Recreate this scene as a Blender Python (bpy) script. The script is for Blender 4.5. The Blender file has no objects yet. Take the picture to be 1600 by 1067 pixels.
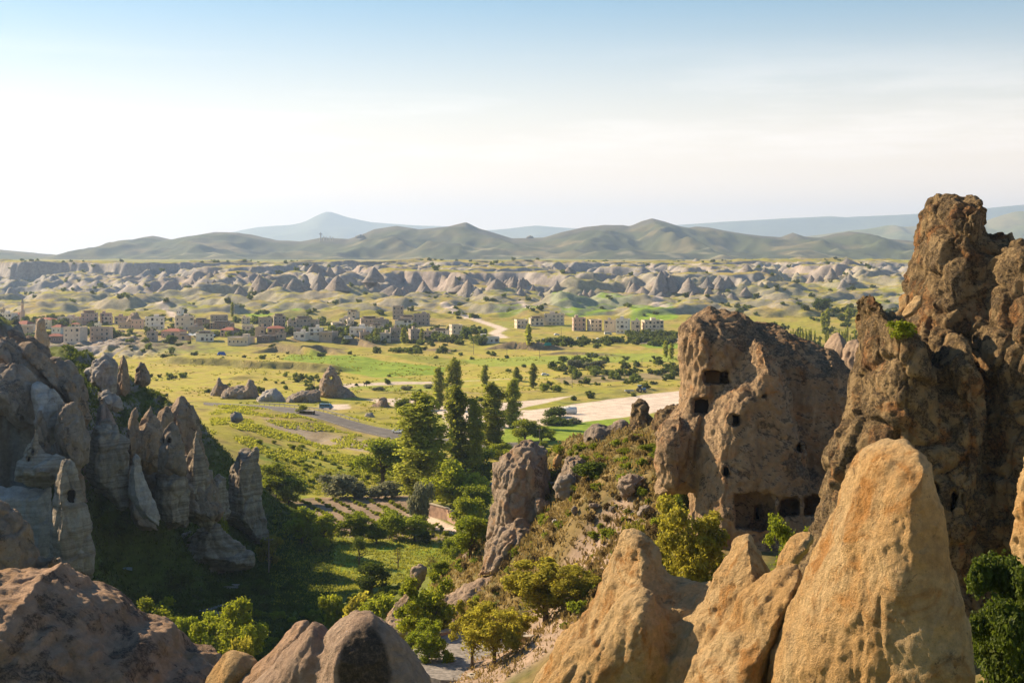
import bpy, math, random
import numpy as np
from mathutils import Vector

SC = bpy.context.scene
COL = SC.collection
F_PX, HOR = 2222.0, 395.0            # focal length and horizon row of the photograph, in its pixels
SUN_AZ, SUN_EL = 57.0, 30.0          # degrees left of the viewing direction, degrees above the horizon

# ---------------------------------------------------------------- camera
cam_d = bpy.data.cameras.new('camera'); cam = bpy.data.objects.new('camera', cam_d); COL.objects.link(cam)
cam.location = (0, 0, 0); cam.rotation_euler = (math.radians(90), 0, 0)
cam_d.sensor_width = 36; cam_d.lens = 50; cam_d.shift_y = -138.5/1600
cam_d.clip_start = 0.5; cam_d.clip_end = 90000
SC.camera = cam
# ---------------------------------------------------------------- sky, sun, exposure
SC.view_settings.view_transform = 'Standard'; SC.view_settings.look = 'None'
SC.view_settings.gamma = 1; SC.view_settings.use_curve_mapping = False
SC.view_settings.exposure = 1.12
w = bpy.data.worlds.new('World'); SC.world = w; w.use_nodes = True
nt = w.node_tree; nt.nodes.clear()
def N(nt, typ, **kw):
    n = nt.nodes.new(typ)
    for k, v in kw.items():
        if k == 'inp':
            for a, b in v.items(): n.inputs[a].default_value = b
        else: setattr(n, k, v)
    return n
sky = N(nt, 'ShaderNodeTexSky', sky_type='NISHITA')
sky.sun_disc = False; sky.sun_elevation = math.radians(SUN_EL); sky.sun_rotation = math.radians(-SUN_AZ)
sky.altitude = 1000; sky.air_density = 1.3; sky.dust_density = 0.25; sky.ozone_density = 2.6
bg = N(nt, 'ShaderNodeBackground'); bg.inputs[1].default_value = 0.051
out = N(nt, 'ShaderNodeOutputWorld')
# thin wisps of cloud low in the sky
tc = N(nt, 'ShaderNodeTexCoord')
mp = N(nt, 'ShaderNodeMapping'); mp.inputs['Scale'].default_value = (1.0, 1.0, 9.0); mp.inputs['Location'].default_value = (2.3, 1.7, 0.61)
nz = N(nt, 'ShaderNodeTexNoise', inp={'Scale': 3.6, 'Detail': 9.0, 'Roughness': 0.62})
nt.links.new(tc.outputs['Generated'], mp.inputs[0]); nt.links.new(mp.outputs[0], nz.inputs['Vector'])
rp = N(nt, 'ShaderNodeMapRange', inp={1: 0.47, 2: 0.70, 3: 0.0, 4: 0.36}); rp.interpolation_type = 'SMOOTHSTEP'
nt.links.new(nz.outputs[0], rp.inputs[0])
sx = N(nt, 'ShaderNodeSeparateXYZ'); nt.links.new(tc.outputs['Generated'], sx.inputs[0])
b1 = N(nt, 'ShaderNodeMapRange', inp={1: 0.045, 2: 0.075, 3: 0, 4: 1}); nt.links.new(sx.outputs[2], b1.inputs[0])
b2 = N(nt, 'ShaderNodeMapRange', inp={1: 0.085, 2: 0.15, 3: 1, 4: 0}); nt.links.new(sx.outputs[2], b2.inputs[0])
m1 = N(nt, 'ShaderNodeMath', operation='MULTIPLY'); nt.links.new(b1.outputs[0], m1.inputs[0]); nt.links.new(b2.outputs[0], m1.inputs[1])
m2 = N(nt, 'ShaderNodeMath', operation='MULTIPLY'); nt.links.new(m1.outputs[0], m2.inputs[0]); nt.links.new(rp.outputs[0], m2.inputs[1])
vl = N(nt, 'ShaderNodeMapRange', inp={1: 0.0, 2: 0.20, 3: 0.92, 4: 0.0}); vl.interpolation_type = 'SMOOTHSTEP'; nt.links.new(sx.outputs[2], vl.inputs[0])
mv = N(nt, 'ShaderNodeMix', data_type='RGBA'); mv.inputs[7].default_value = (14.5, 11.3, 8.6, 1)
nt.links.new(vl.outputs[0], mv.inputs[0]); hs = N(nt, 'ShaderNodeHueSaturation', inp={'Hue': .494, 'Saturation': 1.22, 'Value': 1.04}); nt.links.new(sky.outputs[0], hs.inputs['Color'])
nt.links.new(hs.outputs[0], mv.inputs[6])
mx = N(nt, 'ShaderNodeMix', data_type='RGBA'); mx.inputs[7].default_value = (14.5, 13.2, 12.2, 1)
nt.links.new(m2.outputs[0], mx.inputs[0]); nt.links.new(mv.outputs[2], mx.inputs[6])
nt.links.new(mx.outputs[2], bg.inputs[0]); nt.links.new(bg.outputs[0], out.inputs[0])
sun_d = bpy.data.lights.new('sun', 'SUN'); sun_d.energy = 5.0; sun_d.angle = math.radians(0.53); sun_d.color = (1.0, 0.80, 0.53)
sun = bpy.data.objects.new('sun', sun_d); COL.objects.link(sun)
_a, _e = math.radians(SUN_AZ), math.radians(SUN_EL)
SUNDIR = Vector((-math.sin(_a)*math.cos(_e), math.cos(_a)*math.cos(_e), math.sin(_e)))
sun.rotation_euler = SUNDIR.to_track_quat('Z', 'Y').to_euler(); sun.location = (-60, 20, 60)
SC.cycles.max_bounces = 6; SC.cycles.diffuse_bounces = 3; SC.cycles.glossy_bounces = 2; SC.cycles.transmission_bounces = 4
SC.cycles.volume_bounces = 1; SC.cycles.transparent_max_bounces = 8
SC.cycles.use_denoising = True

# ---------------------------------------------------------------- numeric noise
_rng = np.random.RandomState(7)
_P = np.concatenate([_rng.permutation(256)]*3).astype(np.int32)
_G = _rng.normal(size=(256, 3)).astype(np.float32); _G /= np.linalg.norm(_G, axis=1)[:, None]
def _fade(t): return t*t*t*(t*(t*6-15)+10)
def noise3(x, y, z):
    x, y, z = [np.asarray(a, np.float32) for a in (x, y, z)]
    x, y, z = np.broadcast_arrays(x, y, z)
    fx, fy, fz = np.floor(x), np.floor(y), np.floor(z)
    ix, iy, iz = fx.astype(np.int32) & 255, fy.astype(np.int32) & 255, fz.astype(np.int32) & 255
    dx, dy, dz = x-fx, y-fy, z-fz
    u, v, w_ = _fade(dx), _fade(dy), _fade(dz)
    def g(a, b, c):
        h = _P[_P[_P[ix+a]+iy+b]+iz+c] & 255
        gr = _G[h]
        return gr[..., 0]*(dx-a)+gr[..., 1]*(dy-b)+gr[..., 2]*(dz-c)
    x00 = g(0,0,0)*(1-u)+g(1,0,0)*u; x10 = g(0,1,0)*(1-u)+g(1,1,0)*u
    x01 = g(0,0,1)*(1-u)+g(1,0,1)*u; x11 = g(0,1,1)*(1-u)+g(1,1,1)*u
    return ((x00*(1-v)+x10*v)*(1-w_)+(x01*(1-v)+x11*v)*w_)*1.5
def noise2(x, y, s=0.5):
    x, y = np.broadcast_arrays(np.asarray(x, np.float32), np.asarray(y, np.float32))
    fx, fy = np.floor(x), np.floor(y)
    ix, iy = fx.astype(np.int32) & 255, fy.astype(np.int32) & 255
    dx, dy = x-fx, y-fy
    u, v = _fade(dx), _fade(dy); k = int(s*37) & 255
    def g(a, b):
        h = _P[_P[ix+a+k]+iy+b] & 255
        gr = _G[h]
        return gr[..., 0]*(dx-a)+gr[..., 1]*(dy-b)
    return ((g(0,0)*(1-u)+g(1,0)*u)*(1-v)+(g(0,1)*(1-u)+g(1,1)*u)*v)*1.7
def fbm2(x, y, o=4, s=0.5, gain=0.5):
    r = 0; a = 1.0; t = 0
    for i in range(o):
        r = r + a*noise2(x, y, s+i*3); t += a; a *= gain
        x, y = 1.62*x-1.21*y+3.1, 1.21*x+1.62*y-7.7
    return r/t
def ridge2(x, y, o=4, s=0.5, gain=0.5):
    r = 0; a = 1.0; t = 0
    for i in range(o):
        r = r + a*(1-np.abs(noise2(x, y, s+i*3))*2); t += a; a *= gain
        x, y = 1.62*x-1.21*y+3.1, 1.21*x+1.62*y-7.7
    return r/t
def fbm3(p, o=4, gain=0.5):
    x, y, z = p[..., 0], p[..., 1], p[..., 2]; r = 0; a = 1.0; t = 0
    for i in range(o):
        r = r + a*noise3(x+i*13.1, y-i*7.3, z+i*3.7); t += a; a *= gain
        x, y, z = 1.7*x+1.0*z, 1.98*y+0.3*x, 1.7*z-1.0*x
    return r/t
_RT = _rng.uniform(0.05, .95, size=(256, 3)).astype(np.float32)
def worley(p):
    """nearest and second nearest cell distance and a random value of the nearest cell"""
    p = np.asarray(p, np.float32); f = np.floor(p); i0 = f.astype(np.int32); fr = p-f
    F1 = np.full(len(p), 9., np.float32); F2 = F1.copy(); ID = np.zeros(len(p), np.float32)
    for a in (-1, 0, 1):
        for b in (-1, 0, 1):
            for c in (-1, 0, 1):
                h = _P[_P[_P[(i0[:, 0]+a) & 255]+((i0[:, 1]+b) & 255)]+((i0[:, 2]+c) & 255)] & 255
                d = _RT[h]+np.array([a, b, c], np.float32)-fr; d = np.sqrt((d*d).sum(1))
                n = d < F1; F2 = np.where(n, F1, np.minimum(F2, d)); ID = np.where(n, _RT[(h*7+3) & 255, 0], ID); F1 = np.where(n, d, F1)
    return F1, F2, ID
def sstep(a, b, x):
    t = np.clip((x-a)/(b-a), 0, 1); return t*t*(3-2*t)
def poly_sd(px, pz, poly):
    """signed distance to a polygon, negative inside"""
    P = np.asarray(poly, float); n = len(P)
    d = np.full(px.shape, 1e18); ins = np.zeros(px.shape, bool)
    for i in range(n):
        a, b = P[i], P[(i+1) % n]; e = b-a
        wx, wz = px-a[0], pz-a[1]
        t = np.clip((wx*e[0]+wz*e[1])/max(e@e, 1e-12), 0, 1)
        d = np.minimum(d, (wx-t*e[0])**2+(wz-t*e[1])**2)
        c = ((a[1] > pz) != (b[1] > pz)) & (px < (b[0]-a[0])*(pz-a[1])/((b[1]-a[1]) if b[1] != a[1] else 1e-12)+a[0])
        ins ^= c
    d = np.sqrt(d)
    return np.where(ins, -d, d)
def line_d(x, y, pts):
    """distance to a polyline, side (+ = farther from the camera) and distance to its nearer end"""
    d = np.full(x.shape, 1e18); side = np.zeros(x.shape)
    for a, b in zip(pts[:-1], pts[1:]):
        a = np.array(a); b = np.array(b); e = b-a
        t = np.clip(((x-a[0])*e[0]+(y-a[1])*e[1])/max(e@e, 1e-9), 0, 1)
        dx, dy = x-a[0]-t*e[0], y-a[1]-t*e[1]; dd = dx*dx+dy*dy
        s = np.sign(e[0]*dy-e[1]*dx) if e[0] >= 0 else -np.sign(e[0]*dy-e[1]*dx)
        side = np.where(dd < d, s, side); d = np.minimum(d, dd)
    return np.sqrt(d), side
def PX(px, Y): return (px-800.0)/F_PX*Y
def PZ(py, Y): return -(py-HOR)/F_PX*Y

# ---------------------------------------------------------------- object helpers
def mesh_np(name, V, Fq, smooth=True, tri=False):
    me = bpy.data.meshes.new(name)
    V = np.asarray(V, np.float32); Fq = np.asarray(Fq, np.int32); k = Fq.shape[1]
    me.vertices.add(len(V)); me.vertices.foreach_set('co', V.ravel())
    me.loops.add(Fq.size); me.loops.foreach_set('vertex_index', Fq.ravel())
    me.polygons.add(len(Fq)); me.polygons.foreach_set('loop_start', np.arange(0, Fq.size, k, dtype=np.int32))
    me.polygons.foreach_set('use_smooth', np.full(len(Fq), smooth))
    me.update(calc_edges=True)
    return me
class MB:
    """collects simple solids and links them as one mesh object"""
    def __init__(s): s.v = []; s.f = []
    def add(s, v, f):
        n = len(s.v); s.v += [tuple(q) for q in v]; s.f += [tuple(i+n for i in q) for q in f]; return s
    def box(s, x0, x1, y0, y1, z0, z1):
        v = [(x0,y0,z0),(x1,y0,z0),(x1,y1,z0),(x0,y1,z0),(x0,y0,z1),(x1,y0,z1),(x1,y1,z1),(x0,y1,z1)]
        return s.add(v, [(3,2,1,0),(4,5,6,7),(0,1,5,4),(1,2,6,5),(2,3,7,6),(3,0,4,7)])
    def tube(s, pts, rad, n=6, cap=True):
        pts = [Vector(p) for p in pts]; r = rad if hasattr(rad, '__len__') else [rad]*len(pts)
        base = len(s.v); ring = []
        for i, p in enumerate(pts):
            t = (pts[min(i+1, len(pts)-1)]-pts[max(i-1, 0)]).normalized()
            a = t.orthogonal().normalized() if abs(t.z) < .9 else Vector((1, 0, 0)); a = (a-t*a.dot(t)).normalized(); b = t.cross(a)
            ring.append([base+i*n+j for j in range(n)])
            for j in range(n):
                an = 2*math.pi*j/n; s.v.append(tuple(p+(a*math.cos(an)+b*math.sin(an))*r[i]))
        for i in range(len(pts)-1):
            for j in range(n): s.f.append((ring[i][j], ring[i][(j+1) % n], ring[i+1][(j+1) % n], ring[i+1][j]))
        if cap: s.f.append(tuple(ring[0][::-1])); s.f.append(tuple(ring[-1]))
        return s
    def prism(s, prof, y0, y1, axis='y'):
        """outline given in x,z pushed along y"""
        n = len(prof); v = [(a, y0, b) for a, b in prof]+[(a, y1, b) for a, b in prof]
        f = [tuple(range(n)), tuple(range(2*n-1, n-1, -1))]+[(i, i+n, (i+1) % n+n, (i+1) % n) for i in range(n)]
        return s.add(v, f)
    def mesh(s, name, m=None, smooth=False):
        me = bpy.data.meshes.new(name); me.from_pydata(s.v, [], s.f); me.update()
        if smooth: me.polygons.foreach_set('use_smooth', np.full(len(me.polygons), True))
        if m: me.materials.append(m)
        return me
    def build(s, name, m=None, parent=None, loc=(0, 0, 0), smooth=False):
        return link(name, s.mesh(name, m, smooth), parent, loc)
def link(name, me, parent=None, loc=(0, 0, 0), rz=0, sc=None):
    o = bpy.data.objects.new(name, me); COL.objects.link(o)
    o.location = loc
    if rz: o.rotation_euler = (0, 0, rz)
    if sc is not None: o.scale = sc if hasattr(sc, '__len__') else (sc, sc, sc)
    if parent: o.parent = parent
    return o
def tag(o, label=None, cat=None, group=None, kind=None):
    if label: o['label'] = label
    if cat: o['category'] = cat
    if group: o['group'] = group
    if kind: o['kind'] = kind
    return o
def empty(name, loc, label, cat, group=None, rz=0):
    o = bpy.data.objects.new(name, None); COL.objects.link(o); o.location = loc; o.rotation_euler = (0, 0, rz)
    o.empty_display_size = .3
    return tag(o, label, cat, group)
def copy_tree(o, parent=None):
    c = o.copy(); COL.objects.link(c); c.parent = parent
    for ch in o.children: copy_tree(ch, c)
    return c
# ---------------------------------------------------------------- materials
def mat(name, rough=0.9):
    m = bpy.data.materials.new(name); m.use_nodes = True; t = m.node_tree; t.nodes.clear()
    o = N(t, 'ShaderNodeOutputMaterial'); b = N(t, 'ShaderNodeBsdfPrincipled'); b.inputs['Roughness'].default_value = rough
    b.inputs['Specular IOR Level'].default_value = 0.25
    t.links.new(b.outputs[0], o.inputs[0])
    return m, t, b, o
def flat(name, c, rough=.8, metal=0, var=0.0, scale=2.0):
    m, t, b, o = mat(name, rough); b.inputs['Base Color'].default_value = (*c, 1); b.inputs['Metallic'].default_value = metal
    if var:
        g = N(t, 'ShaderNodeNewGeometry'); nn = N(t, 'ShaderNodeTexNoise', inp={'Scale': scale, 'Detail': 4.0})
        t.links.new(g.outputs['Position'], nn.inputs['Vector'])
        r = N(t, 'ShaderNodeMapRange', inp={1: .3, 2: .7, 3: 1-var, 4: 1+var}); t.links.new(nn.outputs[0], r.inputs[0])
        mm = N(t, 'ShaderNodeVectorMath', operation='SCALE'); mm.inputs[0].default_value = c
        t.links.new(r.outputs[0], mm.inputs['Scale']); t.links.new(mm.outputs[0], b.inputs['Base Color'])
    return m
# ================================================================ terrain
# measured ground points of the near valley: (photo column, photo row, distance)
CP = [(700,1010,150),(640,1015,152),(830,985,158),(760,1040,140),(860,1000,150),(1180,835,132),(1080,850,128),(1260,830,140),(900,905,150),(820,905,165),
 (1000,815,150),(950,740,168),(900,790,162),(850,715,195),(900,692,190),(990,700,170),(1040,790,145),(730,880,215),(700,900,232),(640,905,262),(650,960,185),
 (700,930,190),(770,900,180),(780,860,190),(620,980,190),(450,1000,240),(560,990,228),(600,960,225),(300,930,272),(200,935,268),(380,930,272),(130,895,243),(330,890,291),(405,850,317),
 (200,815,272),(150,760,275),(230,790,280),(300,800,303),(220,630,332),(300,650,334),(210,595,345),(130,555,335),(0,515,262),(60,540,280),(100,600,285),(0,610,255),(50,690,250),
 (0,770,245),(0,880,238),(60,880,240),(360,715,352),(430,720,415),(400,665,465),(320,640,520),(440,800,360),(470,850,318),(550,870,304),(400,780,330),(330,700,335)]
cpw = [(PX(a, Y), Y, PZ(b, Y)) for a, b, Y in CP]
for a, Y, z in [(-500,15,-9),(800,15,-12),(2100,15,-9),(800,45,-24),(-400,45,-17),(2000,45,-14),(400,45,-24),(1200,45,-22),(0,80,-34),(400,80,-40),(800,80,-34),(1200,85,-28),(1560,80,-23),(2000,85,-16),
                (0,140,-48),(400,150,-58),(650,125,-42),(850,118,-38),(1000,110,-31),(1400,110,-27),(1700,120,-20),(0,190,-54),(400,190,-64),(-400,150,-40),(-800,300,-12),(-400,250,-16),(-150,262,-15.5),(-120,300,-20),(-300,330,-24),(-300,420,-38),
                (0,430,-48),(150,460,-56),(-600,600,-45),(0,620,-61),(880,280,-62),(800,330,-65),(1300,250,-30),(1200,200,-34),(1250,420,-62),(1600,420,-50),(1100,320,-63),(1900,300,-20),(2300,600,-50),
                (300,620,-64),(800,480,-65),(500,480,-65),(1200,620,-65),(600,370,-65),(700,280,-64.5),(600,620,-65),(1700,620,-62),(560,420,-65),(430,600,-63.5),(330,560,-60.5)]:
    cpw.append((PX(a, Y), Y, z))
cpw = np.array(cpw)
def _tpsk(r2): return 0.5*r2*np.log(np.maximum(r2, 1e-9))
_n = len(cpw); _S = 100.0
_xy = cpw[:, :2]/_S
_K = _tpsk(((_xy[:, None]-_xy[None])**2).sum(-1))+np.eye(_n)*0.002
_Pm = np.c_[np.ones(_n), _xy]
_A = np.block([[_K, _Pm], [_Pm.T, np.zeros((3, 3))]])
_w = np.linalg.solve(_A, np.r_[cpw[:, 2], 0, 0, 0])
def tps(x, y):
    sh = x.shape; x = x.ravel()/_S; y = y.ravel()/_S; r = _w[_n]+_w[_n+1]*x+_w[_n+2]*y
    for i in range(_n): r = r+_w[i]*_tpsk((x-_xy[i, 0])**2+(y-_xy[i, 1])**2)
    return r.reshape(sh)
_FY = np.array([0, 900, 1060, 1300, 1450, 1600, 1750, 2000, 2350, 2700, 3500, 5000, 9000, 60000.])
_FZ = np.array([-65, -65, -65, -63, -59.5, -56, -52, -46, -36, -24, -19, -24, -60, -60.])
def zbase(x, y):
    near = np.maximum(tps(np.clip(x, -420, 420), np.clip(y, 5, 640)), -65.0)
    t = sstep(520, 640, y)
    far = np.interp(y, _FY, _FZ)
    return near*(1-t)+far*t
# banks: polylines across the fields, each a step of h metres up away from the camera (depth of the level behind it)
BANKS = [([(215,566),(300,568),(345,572),(400,575),(470,577),(572,583)],4.0,45),([(325,592),(380,592),(425,590)],2.4,25),([(375,556),(430,552),(470,556),(500,552),(545,556)],5.5,30),
 ([(440,540),(500,536),(560,540),(600,546)],5.0,30),([(560,533),(620,536),(640,541)],2,20),([(745,548),(800,546),(850,547),(905,551)],5.5,35),([(640,546),(690,549),(740,549)],2.5,20),
 ([(330,655),(390,659),(450,667),(520,680),(580,692)],-1.4,7),([(820,556),(880,553),(1000,557)],1.6,20),([(230,560),(300,556)],3,20),([(930,617),(1000,612),(1060,606)],1.5,16),([(250,545),(330,550)],3,20)]
def _gflat(px, py): Y = 65.0*F_PX/(py-HOR); return (PX(px, Y), Y)
def _gband(px, py):
    # level below the eye for rows above 530
    Y = 1000.0
    for _ in range(30): Y = 0.5*Y+0.5*(-float(np.interp(Y, _FY, _FZ))*F_PX/(py-HOR))
    return (PX(px, Y), Y)
def GP(px, py): return _gband(px, py) if py < 545 else _gflat(px, py)
_bk = [([GP(*p) for p in pl], h, w_) for pl, h, w_ in BANKS]
def banks(x, y):
    z = np.zeros(x.shape); m = np.zeros(x.shape)
    sel = (y > 330) & (y < 1300)
    if not sel.any(): return z, m
    xs, ys = x[sel], y[sel]; zz = np.zeros(xs.shape); mm = np.zeros(xs.shape)
    for pts, h, w_ in _bk:
        wob = fbm2(xs/40, ys/40, 3, 5)*w_*0.5
        d, s = line_d(xs, ys+wob, pts); sd = d*s
        if h > 0:
            up = sstep(-2.5, 1.5, sd)*np.exp(-np.maximum(sd, 0)/w_)
            e0 = np.minimum(abs(xs-pts[0][0]), abs(xs-pts[-1][0])); inx = (xs > pts[0][0]) & (xs < pts[-1][0])
            e = np.where(inx, sstep(0, 25, e0), 0)
            zz += h*up*e; mm = np.maximum(mm, np.exp(-((sd+1)/4.0)**2)*e)
        else:
            e = np.exp(-(d/w_)**2); zz += -h*e; mm = np.maximum(mm, 0.6*e)
    z[sel] = zz; m[sel] = mm
    return z, m
def badmask(x, y):
    n = fbm2(x/260, y/200, 3, 9)
    m = sstep(1640, 1760, y+n*170)*(1-sstep(2580, 2680, y+n*60))
    px = x/y*F_PX+800
    m = m*(1-0.85*sstep(1150, 1260, px)*(1-sstep(1900, 2150, y)))
    return m
def terr(x, y, full=False):
    x = np.asarray(x, float); y = np.asarray(y, float)
    z = zbase(x, y)
    px = x/np.maximum(y, 1)*F_PX+800
    bz, bm = banks(x, y)
    z = z+bz
    # small relief
    flatm = sstep(300, 330, y)*(1-sstep(620, 800, y))
    z = z+fbm2(x/9, y/9, 4, 1)*(0.55-0.40*flatm)*sstep(60, 120, y)
    z = z+fbm2(x/60, y/60, 3, 2)*0.7*sstep(250, 500, y)
    nlm = (1-sstep(330, 370, y))*(1-sstep(300, 380, px))*sstep(200, 235, y)*sstep(-56, -48, z)
    u_ = x*.55+y*.2-z*.5
    z = z+nlm*(ridge2(u_/7, y/26, 4, 71, .6)*3.4-1.6+fbm2(x/2.5, y/4, 3, 72)*1.0)
    gl_ = np.exp(-((px-170)/110)**2)*sstep(850, 900, y)*(1-sstep(1010, 1060, y))
    z = z+gl_*(ridge2(x/13+fbm2(x/40, y/40, 2, 5), y/70, 3, 77)*7-2)
    nrm_ = (1-sstep(205, 225, y))*sstep(760, 830, px)*sstep(155, 165, y)
    z = z+nrm_*fbm2(x/4.5, y/4.5, 4, 73)*1.3
    # low mounds in front of and round the village
    mm = sstep(840, 960, y)*(1-sstep(1090, 1200, y))
    mk = sstep(-0.1, 0.4, fbm2(x/130, y/90, 2, 31))*(1-0.85*sstep(640, 760, px))
    z = z+mm*mk*(np.maximum(fbm2(x/70, y/45, 4, 12)+0.3, 0)*9)
    z = z+sstep(1230, 1330, y)*(1-sstep(1700, 1800, y))*np.maximum(fbm2(x/75, y/60, 4, 17)+0.14, 0)*25*sstep(1250, 1450, y)
    # badlands
    bad = np.zeros(x.shape); tuff = np.zeros(x.shape)
    s = y > 1550
    if s.any():
        xs, ys, pxs = x[s], y[s], px[s]
        wx = fbm2(xs/150, ys/150, 2, 3)*60; wy = fbm2(xs/150+9, ys/150, 2, 4)*60
        b = badmask(xs, ys)
        cl = 0
        rill = ridge2((xs+wx*.4)/24, ys/90, 3, 45)
        for k, (yc, hh) in enumerate([(1800, 17), (2090, 18), (2520, 26)]):
            wl = sstep(180, 430, pxs); hh = hh*wl if k < 2 else hh+16*(1-wl)
            e = ys-yc-wy*2.0-wx*0.6-fbm2(xs/420, ys/600, 2, 40+k)*230+rill*13
            cl = cl+hh*(sstep(-20, 8, e)-sstep(15, 150, e))
        r1 = ridge2((xs+wx)/88, (ys+wy)/100, 2, 6)
        r2 = ridge2((xs+wx*.6)/34, (ys+wy)/50, 3, 8)
        can = sstep(-0.05, 0.3, fbm2(xs/190, ys/150, 3, 21)+0.14)
        rel = (np.maximum(r1, 0)**1.2*24+np.maximum(r2, -0.2)*24)*can
        dome = np.maximum(fbm2(xs/52, ys/70, 3, 51)+0.05, 0)*24
        add = b*(cl+(rel+dome*(0.3+0.4*can))*(.5+.5*wl)-9-9*(1-wl)*(1-sstep(2480, 2600, ys)))
        zz = z[s]+add
        cap = np.interp(ys, [1600, 1800, 2100, 2600, 2800], [-30, -25, -19, -14.0, -19])+fbm2(xs/80, ys/80, 3, 33)*6
        k = 3.0; sm = -k*np.logaddexp(-zz/k, -cap/k)
        z[s] = np.where(b > .01, zz*(1-b)+sm*b, zz)
        bad[s] = b; tuff[s] = can
        z[s] += sstep(2650, 3000, ys)*(1-sstep(3400, 4800, ys))*np.maximum(fbm2(xs/300, ys/300, 3, 24)-0.1, 0)*10*(1-np.exp(-((pxs-850)/250)**2)*0)
    if full: return z, bm, bad, tuff, px
    return z
def hz(x, y): return float(terr(np.array([x]), np.array([y]))[0])
def ground(px, py, y0=90.0, y1=3500.0):
    """where the line of sight through a photo point meets the ground"""
    Y = np.geomspace(y0, y1, 700); z = terr(PX(px, Y), Y); ray = PZ(py, Y)
    i = np.argmax(z >= ray)
    if i == 0: i = 1 if z[0] >= ray[0] else len(Y)-1
    a, b = Y[i-1], Y[i]
    Yf = np.linspace(a, b, 12); zf = terr(PX(px, Yf), Yf); j = min(int(np.argmax(zf >= PZ(py, Yf))), 11)
    return PX(px, Yf[j]), Yf[j], float(zf[j])

cols = np.r_[np.linspace(-900, -90, 26)[:-1], np.arange(-90, 1690, 4.0), np.linspace(1690, 2500, 26)]
rows = np.r_[np.arange(8, 100, 3.0), np.arange(100, 480, 1.1), np.arange(480, 1000, 2.2), np.arange(1000, 1600, 4.0), np.arange(1600, 2760, 3.2), np.arange(2760, 4400, 45.0), np.geomspace(4400, 24500, 22)]
CX, RY = np.meshgrid((cols-800)/F_PX, rows)
TX, TY = CX*RY, RY
TZ, TB, TBAD, TTUF, TPX = terr(TX, TY, True)
gy, gx = np.gradient(TZ)
dxw = np.gradient(TX, axis=1); dyw = np.gradient(TY, axis=0)
SL = np.sqrt((gx/dxw)**2+(gy/dyw)**2)
# ---- ground cover colours (what the ground is made of; rim band adds painted shade)
def C3(*c): return np.array(c, float)
GRASS_DRY, GRASS_Y, GRASS_G, GRASS_D = C3(.36,.27,.075), C3(.30,.27,.04), C3(.16,.22,.018), C3(.055,.075,.014)
TUFF, TUFF_P, SOIL, SCRUB, DUST, BASALT_SHADE, STRAW = C3(.32,.295,.275), C3(.345,.275,.235), C3(.27,.195,.145), C3(.085,.085,.03), C3(.60,.49,.40), C3(.13,.10,.075), C3(.42,.29,.13)
def mixc(A, B, t): return A*(1-t[..., None])+B*t[..., None]
n1 = fbm2(TX/38, TY/55, 4, 60); n2 = fbm2(TX/11, TY/16, 4, 61); n3 = fbm2(TX/3.1, TY/3.1, 3, 62); n4 = fbm2(TX/140, TY/220, 3, 63)
Cc = np.broadcast_to(GRASS_Y, TX.shape+(3,)).copy()
Cc = mixc(Cc, GRASS_DRY, sstep(-.25, .35, n1+.5*n2))
Cc = mixc(Cc, GRASS_G, sstep(.0, .5, n4+.4*n2)*.55)
Cc = mixc(Cc, SCRUB, sstep(.12, .42, n2+.5*n3)*.6)
Cc = mixc(Cc, SOIL, sstep(.25, .6, fbm2(TX/25, TY/25, 4, 66))*.7)
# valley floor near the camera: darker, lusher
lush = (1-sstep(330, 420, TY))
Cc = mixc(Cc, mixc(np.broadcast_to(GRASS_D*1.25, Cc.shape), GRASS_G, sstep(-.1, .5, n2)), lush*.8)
# slope of dry scrub to the right
FLD = []
def field(pts, c, k=1.0, edge=2.0, c2=None, wob=3.0, flatpts=None):
    P = [GP(*p) for p in pts] if flatpts is None else flatpts
    xs = [p[0] for p in P]; ys = [p[1] for p in P]
    m = (TX > min(xs)-12) & (TX < max(xs)+12) & (TY > min(ys)-12) & (TY < max(ys)+12)
    if not m.any(): return
    d = poly_sd(TX[m]+n2[m]*wob, TY[m]+n1[m]*wob*2, P)
    t = (1-sstep(-edge, edge, d))*k
    cc = np.broadcast_to(c, (t.size, 3))
    if c2 is not None: cc = mixc(cc, c2, sstep(-.2, .4, n2[m]+.6*n3[m]))
    Cc[m] = Cc[m]*(1-t[:, None])+cc*t[:, None]
HG = C3(.20, .31, .022)
field([(0,600),(0,560),(600,552),(1060,548),(1060,600),(600,612),(330,625)], GRASS_Y*1.15, .75, c2=GRASS_DRY*1.1)
field([(455,556),(560,560),(700,574),(690,585),(590,590),(500,575),(440,566)], HG*.8, .9, c2=GRASS_G*1.4)
field([(560,553),(700,560),(760,565),(700,572)], HG*.6, .5)
field([(720,562),(860,556),(1020,552),(1060,556),(1060,566),(900,568),(760,574)], C3(.24,.30,.04), .8)
field([(600,590),(700,592),(880,584),(800,598),(640,612),(540,610)], C3(.22,.28,.04), .7, c2=GRASS_Y)
field([(700,585),(870,580),(900,594),(800,602),(700,600)], GRASS_Y*1.3, .7, c2=GRASS_DRY*1.1)
field([(860,590),(1060,580),(1060,592),(880,600)], SOIL, .7, c2=SCRUB)
field([(790,640),(1000,660),(960,690),(900,690),(700,720),(780,680)], GRASS_G*1.3, .85, c2=HG*.7)
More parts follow.
